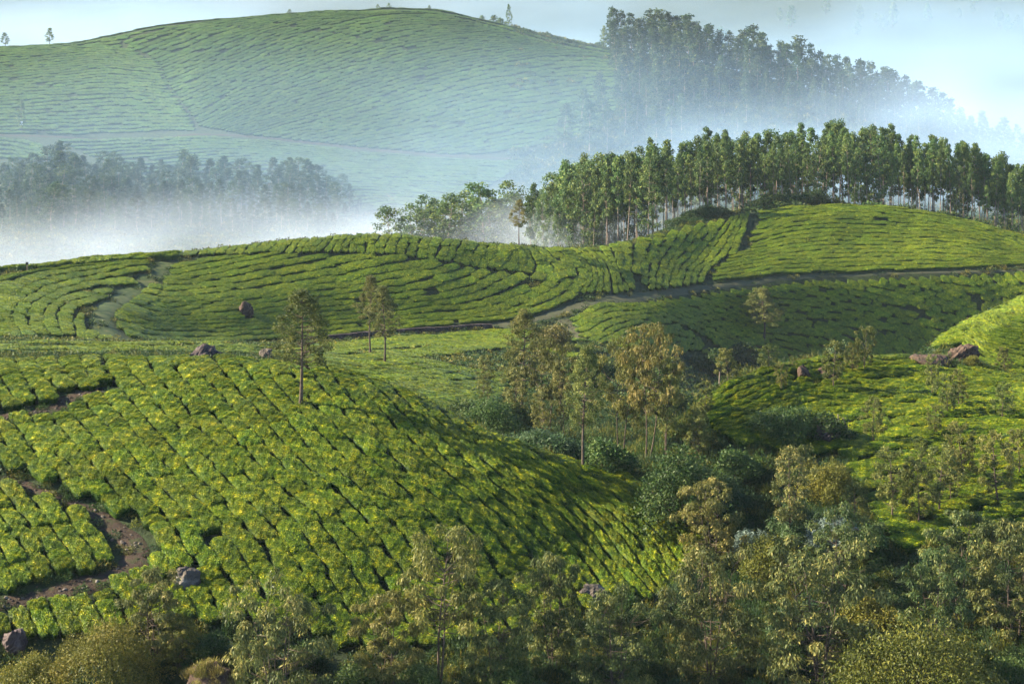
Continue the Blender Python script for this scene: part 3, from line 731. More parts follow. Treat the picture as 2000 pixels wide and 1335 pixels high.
PROTO = {}
for st, n in (('gum', 9), ('gumlow', 5), ('far', 8), ('oak', 3), ('slim', 3), ('young', 6), ('wispy', 7), ('fore', 6), ('forebush', 3), ('foretall', 1)):
    PROTO[st] = [plant_mesh(1000 + 37 * k + len(st), st) for k in range(n)]
SHR = {'round': [shrub_mesh(500 + k, 6500, 0.046, 0.42) for k in range(4)],
       'fine': [shrub_mesh(520 + k, 14000, 0.028, 0.40, 19, 0.55) for k in range(3)],
       'big': [shrub_mesh(560, 42000, 0.0155, 0.42, 34, 0.5)],
       'fern': [shrub_mesh(540 + k, 6500, 0.060, 0.22, 12, 0.5, 0.8) for k in range(3)]}

def plant(name, meshes, ml, mt, x, y, h, wid, label, cat, group=None, rz=None, crown='crown', trunk='trunk'):
    root = empty(name, (x, y, float(gz(x, y)) - 0.05), random.uniform(0, 6.28) if rz is None else rz, (h * wid, h * wid, h))
    tag(root, label, cat, group)
    root.rotation_euler[0], root.rotation_euler[1] = random.gauss(0, 0.022), random.gauss(0, 0.022)
    t, c = meshes
    obj(trunk, with_mat(t, mt), root); obj(crown, with_mat(c, ml), root)
    return root

def tree_px(name, style, px, top, Y=None, base=None, yr=(100, 1200), wid=1.0, ml=None, mt=None, label='', group=None, cat='tree', var=None):
    """a tree whose top shows at (px, top) and which stands Y metres away, or where the ray (px, base) meets the ground"""
    if Y is None:
        x, y = unproj(px, base, *yr); x, y = float(x[0]), float(y[0])
    else: y = float(Y); x = (px - CX) / F * y
    z0 = float(gz(x, y)); h = -(top - HZ) / F * y - z0
    pr = PROTO[style]; pr = pr[(int(px * 7) if var is None else var) % len(pr)]
    return plant(name, pr, ml or M_GUM, mt or M_BARK, x, y, max(h, 0.8), wid, label, cat, group)

# single trees
T = tree_px
T('silver_oak', 'oak', 587, 563, base=784, yr=(130, 166), wid=1.35, ml=M_OLIVE, label='tall lone tree with one dark straight trunk standing in the foreground tea', var=0)
T('silver_oak', 'slim', 724, 538, base=690, yr=(205, 300), wid=1.1, ml=M_OLIVE, label='taller left tree of the pair on the sunny saddle behind the lone tree', var=1)
T('silver_oak', 'oak', 751, 556, base=704, yr=(190, 240), wid=1.15, ml=M_OLIVE, label='right tree of the pair on the sunny saddle, slightly nearer and lower', var=2)
T('silver_oak', 'slim', 1014, 390, base=477, yr=(360, 400), wid=1.15, ml=M_GUM_WARM, label='small lone tree on the crest of the middle ridge in front of the mist', var=0)
T('silver_oak', 'oak', 1491, 561, Y=384, wid=1.9, ml=M_OLIVE, label='broad thin crowned tree on the shaded slope below the dirt road', var=1)
SMALL = [('young',1420,677,742,(160,180),1.1,'bushy little tree at the left brow of the right hill, behind the tea'),
 ('young',1503,672,718,(165,184),1.4,'low spreading little tree on the brow below the shaded slope tree'),
 ('young',1628,662,756,(168,184),0.9,'thin young tree beside the pair of red rocks on the right hill'),
 ('young',1688,635,716,(168,184),0.85,'tallest young tree on the skyline of the right hill'),
 ('young',1664,665,718,(168,184),0.9,'small young tree just left of the tallest one on the right hill'),
 ('young',1526,705,758,(160,184),0.8,'faint young tree left of the red rocks on the right hill'),
 ('young',1548,693,712,(170,184),1.0,'tiny sapling on the brow of the right hill left of the rocks'),
 ('young',1820,690,765,(160,184),0.7,'thin young tree in the tea in front of the brown outcrop'),
 ('young',1850,728,802,(150,184),0.95,'left young tree of a pair in the middle of the right hill tea'),
 ('young',1873,720,784,(150,184),0.95,'right young tree of a pair in the middle of the right hill tea'),
 ('young',1956,745,806,(150,184),1.1,'small dark young tree alone near the right edge of the right hill'),
 ('young',1707,772,852,(150,175),0.9,'young tree in the tea above the fence posts'),
 ('young',1826,788,840,(150,175),1.0,'low dark young tree in the tea right of the fence posts'),
 ('young',1960,676,740,(180,262),1.0,'pale young tree beside the brown outcrop on its right'),
 ('young',1742,872,1004,(138,160),1.0,'tall young tree at the lower left edge of the right hill tea'),
 ('young',1793,900,1012,(138,160),0.9,'second tall young tree along the lower edge of the right hill tea'),
 ('young',1835,868,990,(138,160),1.0,'third tall young tree along the lower edge of the right hill tea'),
 ('young',1858,872,965,(138,160),0.8,'slim young tree behind the third one at the lower edge of the right hill'),
 ('young',1951,842,970,(138,160),1.0,'tall young tree near the right edge standing in lit tea'),
 ('young',1880,822,935,(140,165),0.9,'young tree with a pale trunk high in the right hill tea near the edge'),
 ('young',1990,835,920,(140,165),1.0,'young tree cut by the right edge of the picture in the lit tea'),
 ('young',1800,852,915,(145,170),0.9,'small young tree behind the row at the lower edge of the right hill'),
 ('young',1665,938,1030,(138,160),0.9,'bright slender little tree among the ferns left of the right hill tea')]
for st, px, top, base, yr, w, lab in SMALL:
    T('young_tree', st, px, top, base=base, yr=yr, wid=w, ml=M_OLIVE, label=lab, cat='young tree')

# trees of the wooded gully between the two tea hills
GULLY = [(1018,604,800,(180,215),'oak',1.15,'tallest leafy tree at the far left of the gully wood'),(1072,655,838,(160,200),'foretall',0.95,'round topped tree right of the tallest one at the left of the gully wood'),
 (1139,672,904,(147,151.4),'oak',0.85,'tree with a straight black trunk at the near edge of the gully'),(1215,652,895,(147,170),'foretall',0.62,'slender brownish tree in the middle of the gully wood'),
 (1264,630,888,(147,172),'foretall',0.68,'tallest brownish tree at the right of the gully wood'),(948,690,795,(160,205),'wispy',1.0,'small spreading tree at the left end of the gully wood'),
 (1010,715,840,(155,205),'wispy',1.2,'low leafy tree under the tallest tree of the gully wood'),(1300,690,880,(150,180),'wispy',0.8,'leafy tree at the right end of the brownish gully trees'),(1362,792,880,(145,165),'fore',0.9,'dense little tree at the right of the gully, below the right hill'),(1375,742,800,(150,175),'fore',0.9,'small dense tree at the left foot of the right hill'),
 (1100,700,850,(158,200),'wispy',0.8,'thin tree between the round topped tree and the black trunked tree'),(1060,760,860,(150,190),'wispy',1.1,'small tree low in the left part of the gully')]
for px, top, base, yr, st, w, lab in GULLY:
    T('gully_tree', st, px, top, base=base, yr=yr, wid=w, ml=M_GUM_WARM if 1165 < px < 1300 else M_OLIVE, mt=M_BARK, label=lab)

# foreground trees
FORE = [(302,1103,121.5,'fore',1.05,M_FORE,'pale leaved tree at the lower left beside the earth path'),
 (542,1136,116.4,'forebush',1.02,M_FORE,'broad dark leafy tree in front of the mossy boulder'),
 (858,1032,120.0,'foretall',1.0,M_GUM_WARM,'tallest foreground tree with a bare dark trunk, lower centre'),
 (762,1146,119.6,'fore',1.1,M_GUM_WARM,'rusty tinted tree left of the tallest foreground tree'),
 (962,1128,119.7,'fore',1.05,M_FORE,'leafy tree right of the tallest foreground tree'),
 (1082,1076,122.5,'fore',0.85,M_FORE,'upright leafy tree between two broad trees at the lower centre'),
 (1200,1152,119.2,'forebush',1.05,M_FORE,'broad low tree with drooping pale leaves at the lower centre right'),
 (1388,1052,123,'forebush',0.95,M_FORE,'big dense tree with several thin stems right of the tea slope'),
 (1602,1062,121.5,'forebush',1.15,M_FORE,'biggest spreading tree with many branching stems at the lower right'),
 (1832,1062,124,'fore',1.05,M_GUM,'upright olive tree behind the large rounded bush at the lower right'),
 (1872,986,130,'fore',1.1,M_FORE,'tall grey green tree behind the upright olive tree'),
 (1985,1010,127,'fore',1.1,M_FORE,'tall tree cut by the right edge of the picture'),
 (1546,864,141,'wispy',1.15,M_FORE,'dark slender tree rising over the ferns right of the gully'),
 (1392,930,139,'fore',1.1,M_GUM_WARM,'brownish leafy tree at the toe of the foreground tea slope'),
 (1640,985,133,'fore',1.2,M_GUM,'leafy tree behind the biggest spreading tree'),
 (350,1200,121.0,'fore',1.3,M_SHRUB_OLIVE,'small yellow green tree left of the mossy boulder'),]
for k, (px, top, Y, st, w, ml, lab) in enumerate(FORE):
    T('eucalyptus_tree', st, px, top, Y=Y, wid=w, ml=ml, mt=M_BARK, label=lab, var=k)

# tall eucalyptus grove behind the middle ridge
ENV = np.array([(1040,350),(1075,332),(1120,300),(1170,290),(1235,270),(1285,262),(1340,266),(1410,234),(1450,250),(1500,245),(1560,238),(1640,222),(1680,248),(1725,232),(1760,255),(1820,262),(1865,258),(1920,275),(1945,282),(1975,295),(2040,320)], float)
env = lambda p: np.interp(p, ENV[:, 0], ENV[:, 1])
crestrow = lambda p: np.interp(p, [1000, 1150, 1250, 1300, 1400, 1600, 1800, 2000, 2100], [476, 476, 462, 447, 421, 397, 409, 456, 480])
GL = 'tall straight eucalyptus in the dense grove behind the middle ridge'
n = 0
for row, (Yoff, dpx, drop) in enumerate([(14, 18, 22), (24, 18, 8), (35, 17, 0), (48, 22, 6), (66, 24, 22)]):
    px = 1040 + row * 5
    while px < 2030:
        Yc = np.interp(px, [1000, 1200, 1300, 1400, 1600, 1800, 2000], [384, 395, 407, 418, 426, 428, 425])
        Y = Yc + Yoff + random.uniform(-4, 4) + (np.interp(px, [1040, 1300], [50, 0]))
        top = env(px) + drop + abs(random.gauss(0, 24))
        st = 'gumlow' if (px < 1190 and random.random() < 0.6) or random.random() < 0.10 else 'gum'
        lab = GL if px < 1700 else 'tall dark eucalyptus at the shaded right end of the grove behind the middle ridge'
        if px < 1200: lab = 'shorter eucalyptus at the misty left end of the grove behind the middle ridge'
        T('eucalyptus', st, px, top, Y=Y, wid=random.uniform(0.65, 1.05), ml=M_GROVE, mt=M_BARK_PALE, label=lab, group='eucalyptus grove behind the middle ridge', var=n); n += 1
        px += dpx * random.uniform(0.7, 1.6)
# the small clump left of the grove
for k, (px, top) in enumerate([(768,400),(800,398),(818,380),(845,388),(870,376),(880,392),(905,372),(925,380),(946,352),(960,368),(985,380),(1000,352),(1018,372),(830,402),(930,395),(975,398)]):
    T('eucalyptus', 'gumlow', px, top, Y=505 + 8 * (k % 4), wid=1.35, ml=M_GROVE, mt=M_BARK_PALE, label='short bushy eucalyptus in the clump rising from mist left of the grove', group='clump of trees left of the grove', var=k)
# grove in the mist at the left
LT = np.array([(-20,305),(0,308),(60,295),(115,268),(170,290),(205,287),(255,292),(300,305),(375,285),(390,308),(430,292),(470,310),(505,305),(555,300),(630,314),(655,325),(690,362),(730,400)], float)
k = 0
for row, (Y, dpx, drop) in enumerate([(760, 18, 0), (735, 19, 20), (705, 19, 48), (675, 22, 78)]):
    px = -15 + 6 * row
    while px < 735 - 12 * row:
        top = np.interp(px, LT[:, 0], LT[:, 1]) + drop + abs(random.gauss(0, 12))
        T('valley_tree', 'gumlow' if random.random() < 0.5 else 'gum', px, top, Y=Y + random.uniform(-12, 12), wid=random.uniform(1.2, 1.8), ml=M_HILL, mt=M_BARK_PALE,
          label='tree in the misty valley wood below the big far hill, left', group='trees of the misty valley wood', var=k); k += 1
        px += dpx * random.uniform(0.7, 1.4)
# far wood on the right shoulder of the big hill
k = 0
HT = np.array([(1190,8),(1235,20),(1300,12),(1350,22),(1385,30),(1430,50),(1480,40),(1500,75),(1560,66),(1590,82),(1640,98),(1690,112),(1735,118),(1770,142),(1800,152),(1850,180),(1900,205),(1960,225),(2020,250)], float)
for row, (dY, dpx, drop) in enumerate([(20, 19, 2), (6, 19, 14), (-10, 20, 34), (-30, 22, 60), (-52, 23, 88), (-76, 25, 120), (-104, 27, 155), (-132, 30, 190)]):
    px = 1197 + (0, 0, 2, 8, 18, -25, -60, -95)[row]
    while px < 2010:
        Y = np.interp(px, [1100, 1400, 1600, 1800, 2000], [1030, 1000, 985, 970, 960]) + dY + random.uniform(-6, 6)
        top = np.interp(px, HT[:, 0], HT[:, 1]) + drop + abs(random.gauss(0, 9))
        T('hill_tree', 'far', px, top, Y=Y, wid=random.uniform(1.0, 1.6), ml=M_HILL, mt=M_BARK_PALE, label='tree of the hazy wood on the right shoulder of the big hill', group='trees of the hazy hillside wood', var=k); k += 1
        px += dpx * random.uniform(0.75, 1.5) * (1.0 if row < 5 else 1.15)
for px, top, base, w, lab in [(97,54,83,1.6,'round tree alone on the left skyline of the big hill'),(10,63,87,1.8,'round tree on the left skyline at the edge of the picture'),
    (566,18,29,2.6,'tiny dark bushy tree on the skyline left of the summit'),(738,8,19,2.0,'left tiny tree of the pair on the summit of the big hill'),(760,6,18,2.4,'right tiny tree of the pair on the summit of the big hill'),
    (838,10,19,2.2,'tiny tree just right of the summit of the big hill'),(994,7,54,0.75,'tall thin tree on the right skyline of the big hill'),(1180,50,92,1.0,'thin tree on the skyline left of the hazy hillside wood'),
    (42,192,246,0.8,'faint slender tree on the big hill near its left foot')]:
    Yc = float(np.interp(px, [-200, 0, 300, 700, 1000, 1200], [1035, 1040, 1048, 1060, 1050, 1030])) + 1
    T('skyline_tree', 'far', px, top, Y=Yc if base < 240 else 905, wid=w, ml=M_GROVE, mt=M_BARK, label=lab)
for k, (px, top) in enumerate([(940,30),(962,28),(976,34),(988,42),(1168,80),(1178,84)]):
    T('skyline_tree', 'far', px, top, Y=1110 + 6 * k, wid=1.6, ml=M_GROVE, mt=M_BARK, label='hazy tree showing just behind the right skyline of the big hill', group='trees behind the right skyline')
for k in range(30):
    cxp, cY = ((1380, 2250), (1760, 2500), (1900, 2700), (1560, 2600), (1985, 2500))[k % 5]
    px, Y = cxp + random.gauss(0, 38), cY + random.gauss(0, 60)
    x = (px - CX) / F * Y
    plant('distant_tree', PROTO['far'][k % 8], M_GROVE, M_BARK, x, Y, random.uniform(14, 28), 1.5, 'very faint tree on the misty slope beyond all the hills', 'tree', 'faint trees on the distant slope')

# shrubs: column, top row, width in photo px, distance, kind, material, height ratio
SH = [(190,1212,240,118.6,'big','M_SHRUB_OLIVE',0.95,'large olive feathery bush at the lower left corner'),(60,1255,130,119,'fine','M_SHRUB_OLIVE',1.0,'pale feathery bush at the lower left edge'),
 (200,1284,190,117.8,'fern','M_FERN',0.9,'dark blue green fern mound at the lower left'),(322,1300,120,117.5,'round','M_SHRUB_OLIVE',0.9,'yellow green leafy bush at the bottom left of the mossy boulder'),
 (60,1300,130,117,'round','M_SHRUB',0.9,'dark bush in the very lower left corner'),
 (1790,1243,380,117.2,'big','M_SHRUB_OLIVE',0.55,'large rounded golden green bush at the lower right'),(1990,1190,150,120.5,'fine','M_SHRUB',1.0,'green bush at the right edge above the large rounded bush'),
 (1950,1295,170,117.5,'fine','M_SHRUB_OLIVE',0.8,'golden green bush in the lower right corner'),
 (1340,870,210,146,'fine','M_SHRUB',0.42,'broad dark bush mound at the end of the gully'),(1535,800,160,160,'fine','M_SHRUB',0.55,'big dark bush under the fence posts on the right hill'),
 (1605,812,120,160,'round','M_SHRUB',0.7,'dark bush beside the shadowed rock ledge'),(955,800,150,168,'fine','M_SHRUB',0.6,'dark green mound at the left of the gully floor'),(1040,845,160,158,'fern','M_FERN',0.6,'blue green fern mound on the gully floor under the leafy trees'),
 (905,770,110,176,'round','M_SHRUB',0.6,'dark bush at the head of the gully behind the tea crest'),(1100,850,130,156,'fern','M_FERN',0.6,'blue green fern mound near the black trunked tree'),
 (1190,860,130,153,'round','M_SHRUB',0.6,'leafy bush behind the black trunked tree'),(1000,760,120,185,'round','M_SHRUB',0.7,'bush under the tallest leafy gully tree'),
 (1080,640,90,330,'round','M_GUM_WARM',0.7,'brown leafed bush beside the stony track'),(1150,690,120,260,'round','M_SHRUB',0.7,'bush mass behind the gully trees'),(1290,740,140,220,'round','M_SHRUB',0.7,'bush mass between gully trees and the shaded slope'),
 (1440,860,110,152,'round','M_SHRUB',0.7,'dark bush left of the big dark bush on the hill foot'),(1400,880,120,148,'fern','M_FERN',0.6,'fern mound right of the broad dark gully bush'),
 (1620,905,120,148,'fine','M_SHRUB_OLIVE',0.7,'olive bush below the shadowed rock ledge'),(1560,960,120,142,'fern','M_FERN',0.6,'green fern mound below the dark slender tree'),
 (1630,975,120,140,'fern','M_PALE',0.45,'silvery white fern patch in the middle of the right thicket'),(1470,972,90,141,'fern','M_PALE',0.45,'silvery white fern patch left of the dark slender tree'),
 (1345,1040,110,134,'fine','M_FERN',0.7,'soft green bush at the lower end of the tea slope'),(1300,1065,50,135,'fern','M_PALE',0.4,'small white fern tuft at the edge of the tea slope'),
 (1500,1010,130,137,'fine','M_SHRUB_OLIVE',0.6,'sunny green bush in the right thicket'),(1690,990,110,138,'round','M_SHRUB',0.7,'green bush at the lower left edge of the right hill tea'),
 (1700,1080,140,128,'round','M_SHRUB_OLIVE',0.7,'yellow green bush between the big trees at the lower right'),(1560,1100,140,128,'fern','M_FERN',0.7,'blue green fern under the biggest spreading tree'),
 (480,1270,120,118.5,'round','M_SHRUB',0.8,'leafy bush right of the mossy boulder'),(700,1275,130,118.5,'round','M_SHRUB',0.8,'dark bush below the rusty tinted tree'),
 (820,1290,140,118,'fine','M_SHRUB',0.7,'dark bush at the foot of the tallest foreground tree'),(1010,1280,140,118.5,'round','M_SHRUB',0.8,'dark bush at the bottom between two leafy trees'),
 (1130,1300,130,117.6,'round','M_SHRUB',0.8,'dark bush under the broad low drooping tree'),(1330,1260,150,119,'fern','M_FERN',0.7,'fern bush under the dense many stemmed tree'),(1470,1265,150,118.8,'round','M_SHRUB',0.7,'dark bush at the bottom right of the dense tree'),
 (1560,1290,150,118,'fern','M_FERN',0.7,'dark fern bush at the bottom under the biggest spreading tree'),(410,1185,110,121.6,'round','M_SHRUB',0.7,'green bush between the pale leaved tree and the tea'),
 (590,1210,100,121.5,'round','M_SHRUB',0.8,'bush at the lower edge of the tea right of the broad dark tree'),(1240,1130,100,124,'round','M_SHRUB',0.7,'bush at the toe of the tea right of the dark humped rock'),
 (1895,668,46,181,'round','M_SHRUB_OLIVE',1.2,'bright green bush growing in front of the brown outcrop'),(1950,700,70,190,'round','M_SHRUB',0.8,'dark bush right of the brown outcrop'),
 (1450,640,90,372,'round','M_SHRUB',0.7,'dark bush on the shaded slope left of the broad thin tree'),(1395,655,90,360,'round','M_SHRUB',0.7,'dark bush at the lower left of the shaded slope'),(1640,680,120,362,'round','M_FERN',0.6,'hazy bush at the foot of the shaded slope'),(1580,690,90,350,'round','M_SHRUB',0.6,'bush at the foot of the shaded slope behind the right hill'),
 (880,795,60,172,'fern','M_FERN',0.6,'small pale fern at the edge of the foreground tea crest')]
for k in range(9):
    px = 1325 + 26 * k + (60 if k > 3 else 0)
    if px < 1620: SH.append((px, crestrow(px) - 14 - 5 * (k % 3), 70, float(np.interp(px, [1300,1400,1600],[412,424,432])), 'round', 'M_SHRUB', 0.5, None))
for k, (px, top, w, Y, kd, mm, hr, lab) in enumerate(SH):
    x = (px - CX) / F * Y; wm = w / F * Y
    z0 = float(gz(x, Y)); h = min(max(-(top - HZ) / F * Y - z0, 0.3 * wm), 0.52 * wm)
    st, fo = SHR[kd][k % len(SHR[kd])]
    r = empty('shrub', (x, Y, z0 - 0.05), random.uniform(0, 6.28), (wm * 1.08, wm * 1.08, h / (0.55 if kd == 'round' else 0.42)))
    tag(r, lab or 'dark low bush under the front edge of the eucalyptus grove', 'shrub', None if lab else 'bushes under the grove edge')
    obj('stem', st, r); obj('foliage', with_mat(fo, globals()[mm]), r)
# ------------------------------------------------------------------ undergrowth wherever no tea grows
def weed_mesh(name, seed, n, ll, lw, m, blade=0.5):
    g = np.random.default_rng(seed)
    a, r = g.uniform(0, 6.28, n), 0.5 * np.sqrt(g.random(n))
    hgt = 0.42 * (1 - (r / 0.55) ** 2) * g.random(n) * (1 + 0.35 * np.sin(a * 3 + seed))
    P = np.stack([r * np.cos(a), r * np.sin(a), hgt], 1)
    A = np.stack([np.cos(a) * 0.5, np.sin(a) * 0.5, np.full(n, blade)], 1) + g.normal(0, 0.5, (n, 3)); A /= np.linalg.norm(A, axis=1, keepdims=True)
    N = np.array([0, 0, 1.0]) + g.normal(0, 0.6, (n, 3))
    B = np.cross(A, N); B /= np.linalg.norm(B, axis=1, keepdims=True) + 1e-9
    l = (ll * g.uniform(0.6, 1.4, n))[:, None]
    q = np.stack([P, P + A * l * 0.5 + B * l * lw * 0.5, P + A * l, P + A * l * 0.5 - B * l * lw * 0.5], 1).reshape(-1, 3)
    return mesh_np(name, q, [np.arange(n * 4).reshape(-1, 4)], [m], np.repeat(np.clip(0.15 + 0.55 * g.random(n), 0, 1), 4))

def taken_grid(cell):
    s = set()
    for k in range(len(BX)):
        hl, hw = BL[k] / 2, BW[k] / 2
        c_, s_ = math.cos(BYAW[k]), math.sin(BYAW[k])
        for u in np.arange(-hl, hl + 0.01, cell * 0.9):
            for v in np.arange(-hw, hw + 0.01, cell * 0.9):
                s.add((int(math.floor((BX[k] + u * c_ - v * s_) / cell)), int(math.floor((BY[k] + u * s_ + v * c_) / cell))))
    return s
TK = taken_grid(0.7)

def weeds(name, n, px0, px1, y0, y1, variants, smin, smax, label, hmul=1.0, keep_fn=None, p=1.0):
    Y = np.sqrt(rng.uniform(y0 ** 2, y1 ** 2, n)); px = rng.uniform(px0, px1, n)
    x = (px - CX) / F * Y
    free = np.array([(int(math.floor(a / 0.7)), int(math.floor(b / 0.7))) not in TK for a, b in zip(x, Y)])
    free &= ~on_path(x, Y, rng.uniform(0.25, 0.9, n)) | (rng.random(n) < 0.05)
    if keep_fn is not None: free &= keep_fn(px, Y)
    x, Y = x[free], Y[free]
    z = gz(x, Y)
    s = rng.uniform(smin, smax, len(x))
    rot = np.zeros((len(x), 3)); rot[:, 2] = rng.uniform(0, 6.28, len(x)); rot[:, :2] = rng.normal(0, 0.12, (len(x), 2))
    scl = np.stack([s, s, s * hmul * rng.uniform(0.6, 1.5, len(x))], 1)
    scatter(name, None, variants, label, (np.stack([x, Y, z - 0.04], 1), rot, scl))
W_NEAR = [weed_mesh('weed_mesh', 70 + k, 260, 0.12, 0.4, (M_SHRUB, M_SHRUB_OLIVE, M_FERN, M_SHRUB)[k]) for k in range(4)]
W_TALL = [weed_mesh('tall_weed_mesh', 80 + k, 320, 0.17, 0.13, (M_SHRUB_OLIVE, M_FERN, M_SHRUB)[k], 0.9) for k in range(3)]
W_MID = [weed_mesh('mid_weed_mesh', 90 + k, 100, 0.18, 0.5, (M_SHRUB, M_SHRUB_OLIVE, M_SHRUB)[k]) for k in range(3)]
weeds('near_undergrowth', 30000, -60, 2060, 112, 232, W_NEAR, 0.6, 1.3, 'low leafy undergrowth between the tea fields')
weeds('tall_undergrowth', 5200, 850, 2060, 114, 205, W_TALL, 0.7, 1.4, 'taller grass and fern growth in the gully and thicket', 1.3)
weeds('slope_undergrowth', 26000, -60, 2060, 232, 420, W_MID, 0.8, 1.8, 'low growth along the road banks and beside the tea', 0.8)
weeds('wood_undergrowth', 16000, -60, 2060, 420, 800, W_MID, 2.0, 4.5, 'low growth on the floor of the woods', 0.7)
weeds('hill_undergrowth', 14000, 1000, 2060, 800, 1060, W_MID, 3.0, 6.0, 'low growth on the floor of the hazy hillside wood', 0.7)
# ------------------------------------------------------------------ rocks, posts, wall
def rock_mesh(name, seed, m, cuts=22, rough=0.06, nu=22, nv=34):
    g = np.random.default_rng(seed)
    U, V = np.meshgrid(np.linspace(0.02, np.pi - 0.02, nu), np.linspace(0, 2 * np.pi, nv, endpoint=False), indexing='ij')
    d = np.stack([np.sin(U) * np.cos(V), np.sin(U) * np.sin(V), np.cos(U)], -1)
    n = g.normal(0, 1, (cuts, 3)); n /= np.linalg.norm(n, axis=1, keepdims=True)
    dist = g.uniform(0.72, 1.0, cuts)
    q = d @ n.T
    r = np.min(np.where(q > 0.15, dist / np.maximum(q, 0.15), 9.0), -1); r = np.minimum(r, 1.25)
    for k in range(8):
        f = g.normal(0, 3 + 2.2 * k, 3); r = r * (1 + rough / (1 + 0.3 * k) * np.sin(d @ f + g.uniform(0, 6.28)))
    return mesh_np(name, (d * r[..., None] * 0.5).reshape(-1, 3), [grid_faces(nu, nv, 0, True)[:, ::-1]], [m], smooth=False)

def boulder(x, y, w, h, m, lab, seed, name='boulder', depth=0.8, sink=0.25):
    o = obj(name, rock_mesh('rock_mesh', seed, m), None, (x, y, float(gz(x, y)) + h * (0.5 - sink)))
    o.scale, o.rotation_euler = (w, w * depth, h * (1 + sink) / 1.0), (0, 0, seed * 1.3)
    return tag(o, lab, 'rock')
for (px, py, a, b_, w, h, mm, lab, sd), (x, y, _) in zip(ROCKS, ROCK_XY):
    boulder(x, y, w * 1.1, h * 1.1, globals()[mm], lab, sd + 40, 'rock_ledge' if 'ledge' in lab else ('rock_outcrop' if 'outcrop' in lab else 'boulder'))
def at(px, Y): return (px - CX) / F * Y, Y
# the big mossy boulder and its dark neighbour at the bottom of the picture
x, y = at(408, 117.2)
root = empty('boulder', (x, y, float(gz(x, y)) - 0.2))
tag(root, 'big brown boulder topped with dry grass tufts, bottom left of centre', 'rock')
br = obj('rock', rock_mesh('big_rock_mesh', 77, M_ROCK_RED, 30, 0.03), root, (0, 0, 1.6)); br.scale = (3.5, 2.8, 4.8)
M_DRY = leaf_mat('dry_grass_leaf', (0.06, 0.06, 0.015), (0.17, 0.15, 0.040), (0.36, 0.28, 0.10), 0.25, 0.1, 0.9)
TUFT = [weed_mesh('tuft_mesh', 120 + k, 220, 0.30, 0.12, M_DRY, 1.1) for k in range(3)]
gm = np.random.default_rng(5)
for k in range(26):
    a_, r_ = gm.uniform(0, 6.28), 1.45 * math.sqrt(gm.random())
    o = obj('grass_tuft', TUFT[k % 3], root, (r_ * math.cos(a_), r_ * math.sin(a_) * 0.8, 1.6 + 2.0 * math.sqrt(max(0.05, 1 - (r_ / 1.75) ** 2)) - 0.1))
    s = gm.uniform(0.45, 0.85); o.scale, o.rotation_euler = (s, s, s * 1.1), (0, 0, a_)
x, y = at(628, 117.6); boulder(x, y, 2.0, 3.1, M_ROCK_DARK, 'dark upright boulder at the bottom, right of the broad dark leafy tree', 63, sink=0.2)
# shadowed ledge in the right hill with two leaning posts above it
x, y = at(1612, 160.5); boulder(x, y, 4.4, 1.9, M_ROCK_DARK, 'dark shadowed rock ledge cut into the front of the right hill', 71, 'rock_ledge', 0.6, 0.2)
def post(px, Y, hgt, lean, lab):
    x, y = at(px, Y)
    co, fs = tubes([(np.array([[0, 0, -0.2], [lean * 0.5 * hgt, 0, hgt * 0.5], [lean * hgt, 0, hgt]]), np.array([0.055, 0.05, 0.045]))], 8)
    n = len(co)
    o = obj('fence_post', mesh_np('fence_post', co, [fs, np.arange(n - 8, n)[None]], [M_WOOD]), None, (x, y, float(gz(x, y))))
    tag(o, lab, 'post')
post(1642, 161, 1.9, -0.12, 'short weathered fence post leaning left above the shadowed ledge')
post(1664, 160, 2.0, -0.35, 'more steeply leaning weathered fence post at the right end of the shadowed ledge')
post(1404, 172, 1.5, 0.05, 'small pale post in the tea at the left brow of the right hill')
# little sign on the skyline track at the left
x, y = unproj(53, 527, 320, 350); x, y = float(x[0]), float(y[0])
root = empty('sign_post', (x, y, float(gz(x, y))))
tag(root, 'tiny sign on a thin post on the crest at the far left', 'sign')
co, fs = tubes([(np.array([[0, 0, -0.2], [0, 0, 0.9], [0, 0, 1.75]]), np.array([0.05, 0.05, 0.05]))], 6)
obj('post', mesh_np('sign_pole', co, [fs], [M_WOOD]), root)
def box_co(x0, x1, y0, y1, z0, z1): return [(x, y, z) for z in (z0, z1) for y in (y0, y1) for x in (x0, x1)]
BOXF = np.array([[0, 2, 3, 1], [4, 5, 7, 6], [0, 1, 5, 4], [2, 6, 7, 3], [0, 4, 6, 2], [1, 3, 7, 5]])
obj('board', mesh_np('sign_board', box_co(-0.22, 0.22, -0.08, -0.052, 1.4, 1.85), [BOXF], [M_BARK]), root)
# white marker by the far road
x, y = unproj(42, 246, 880, 940); x, y = float(x[0]), float(y[0])
co = np.array(box_co(-0.7, 0.7, -0.5, 0.5, 0, 2.4)) * 1.0; co[4:, :2] *= 0.6
o = obj('marker_post', mesh_np('marker_post', np.concatenate([co, [[0, 0, 2.8]]]), [BOXF[[0, 2, 3, 4, 5]], ], [M_WHITE]), None, (x, y, float(gz(x, y))))
o.data.validate(); tag(o, 'small white marker standing beside the far earth road at the left', 'marker')
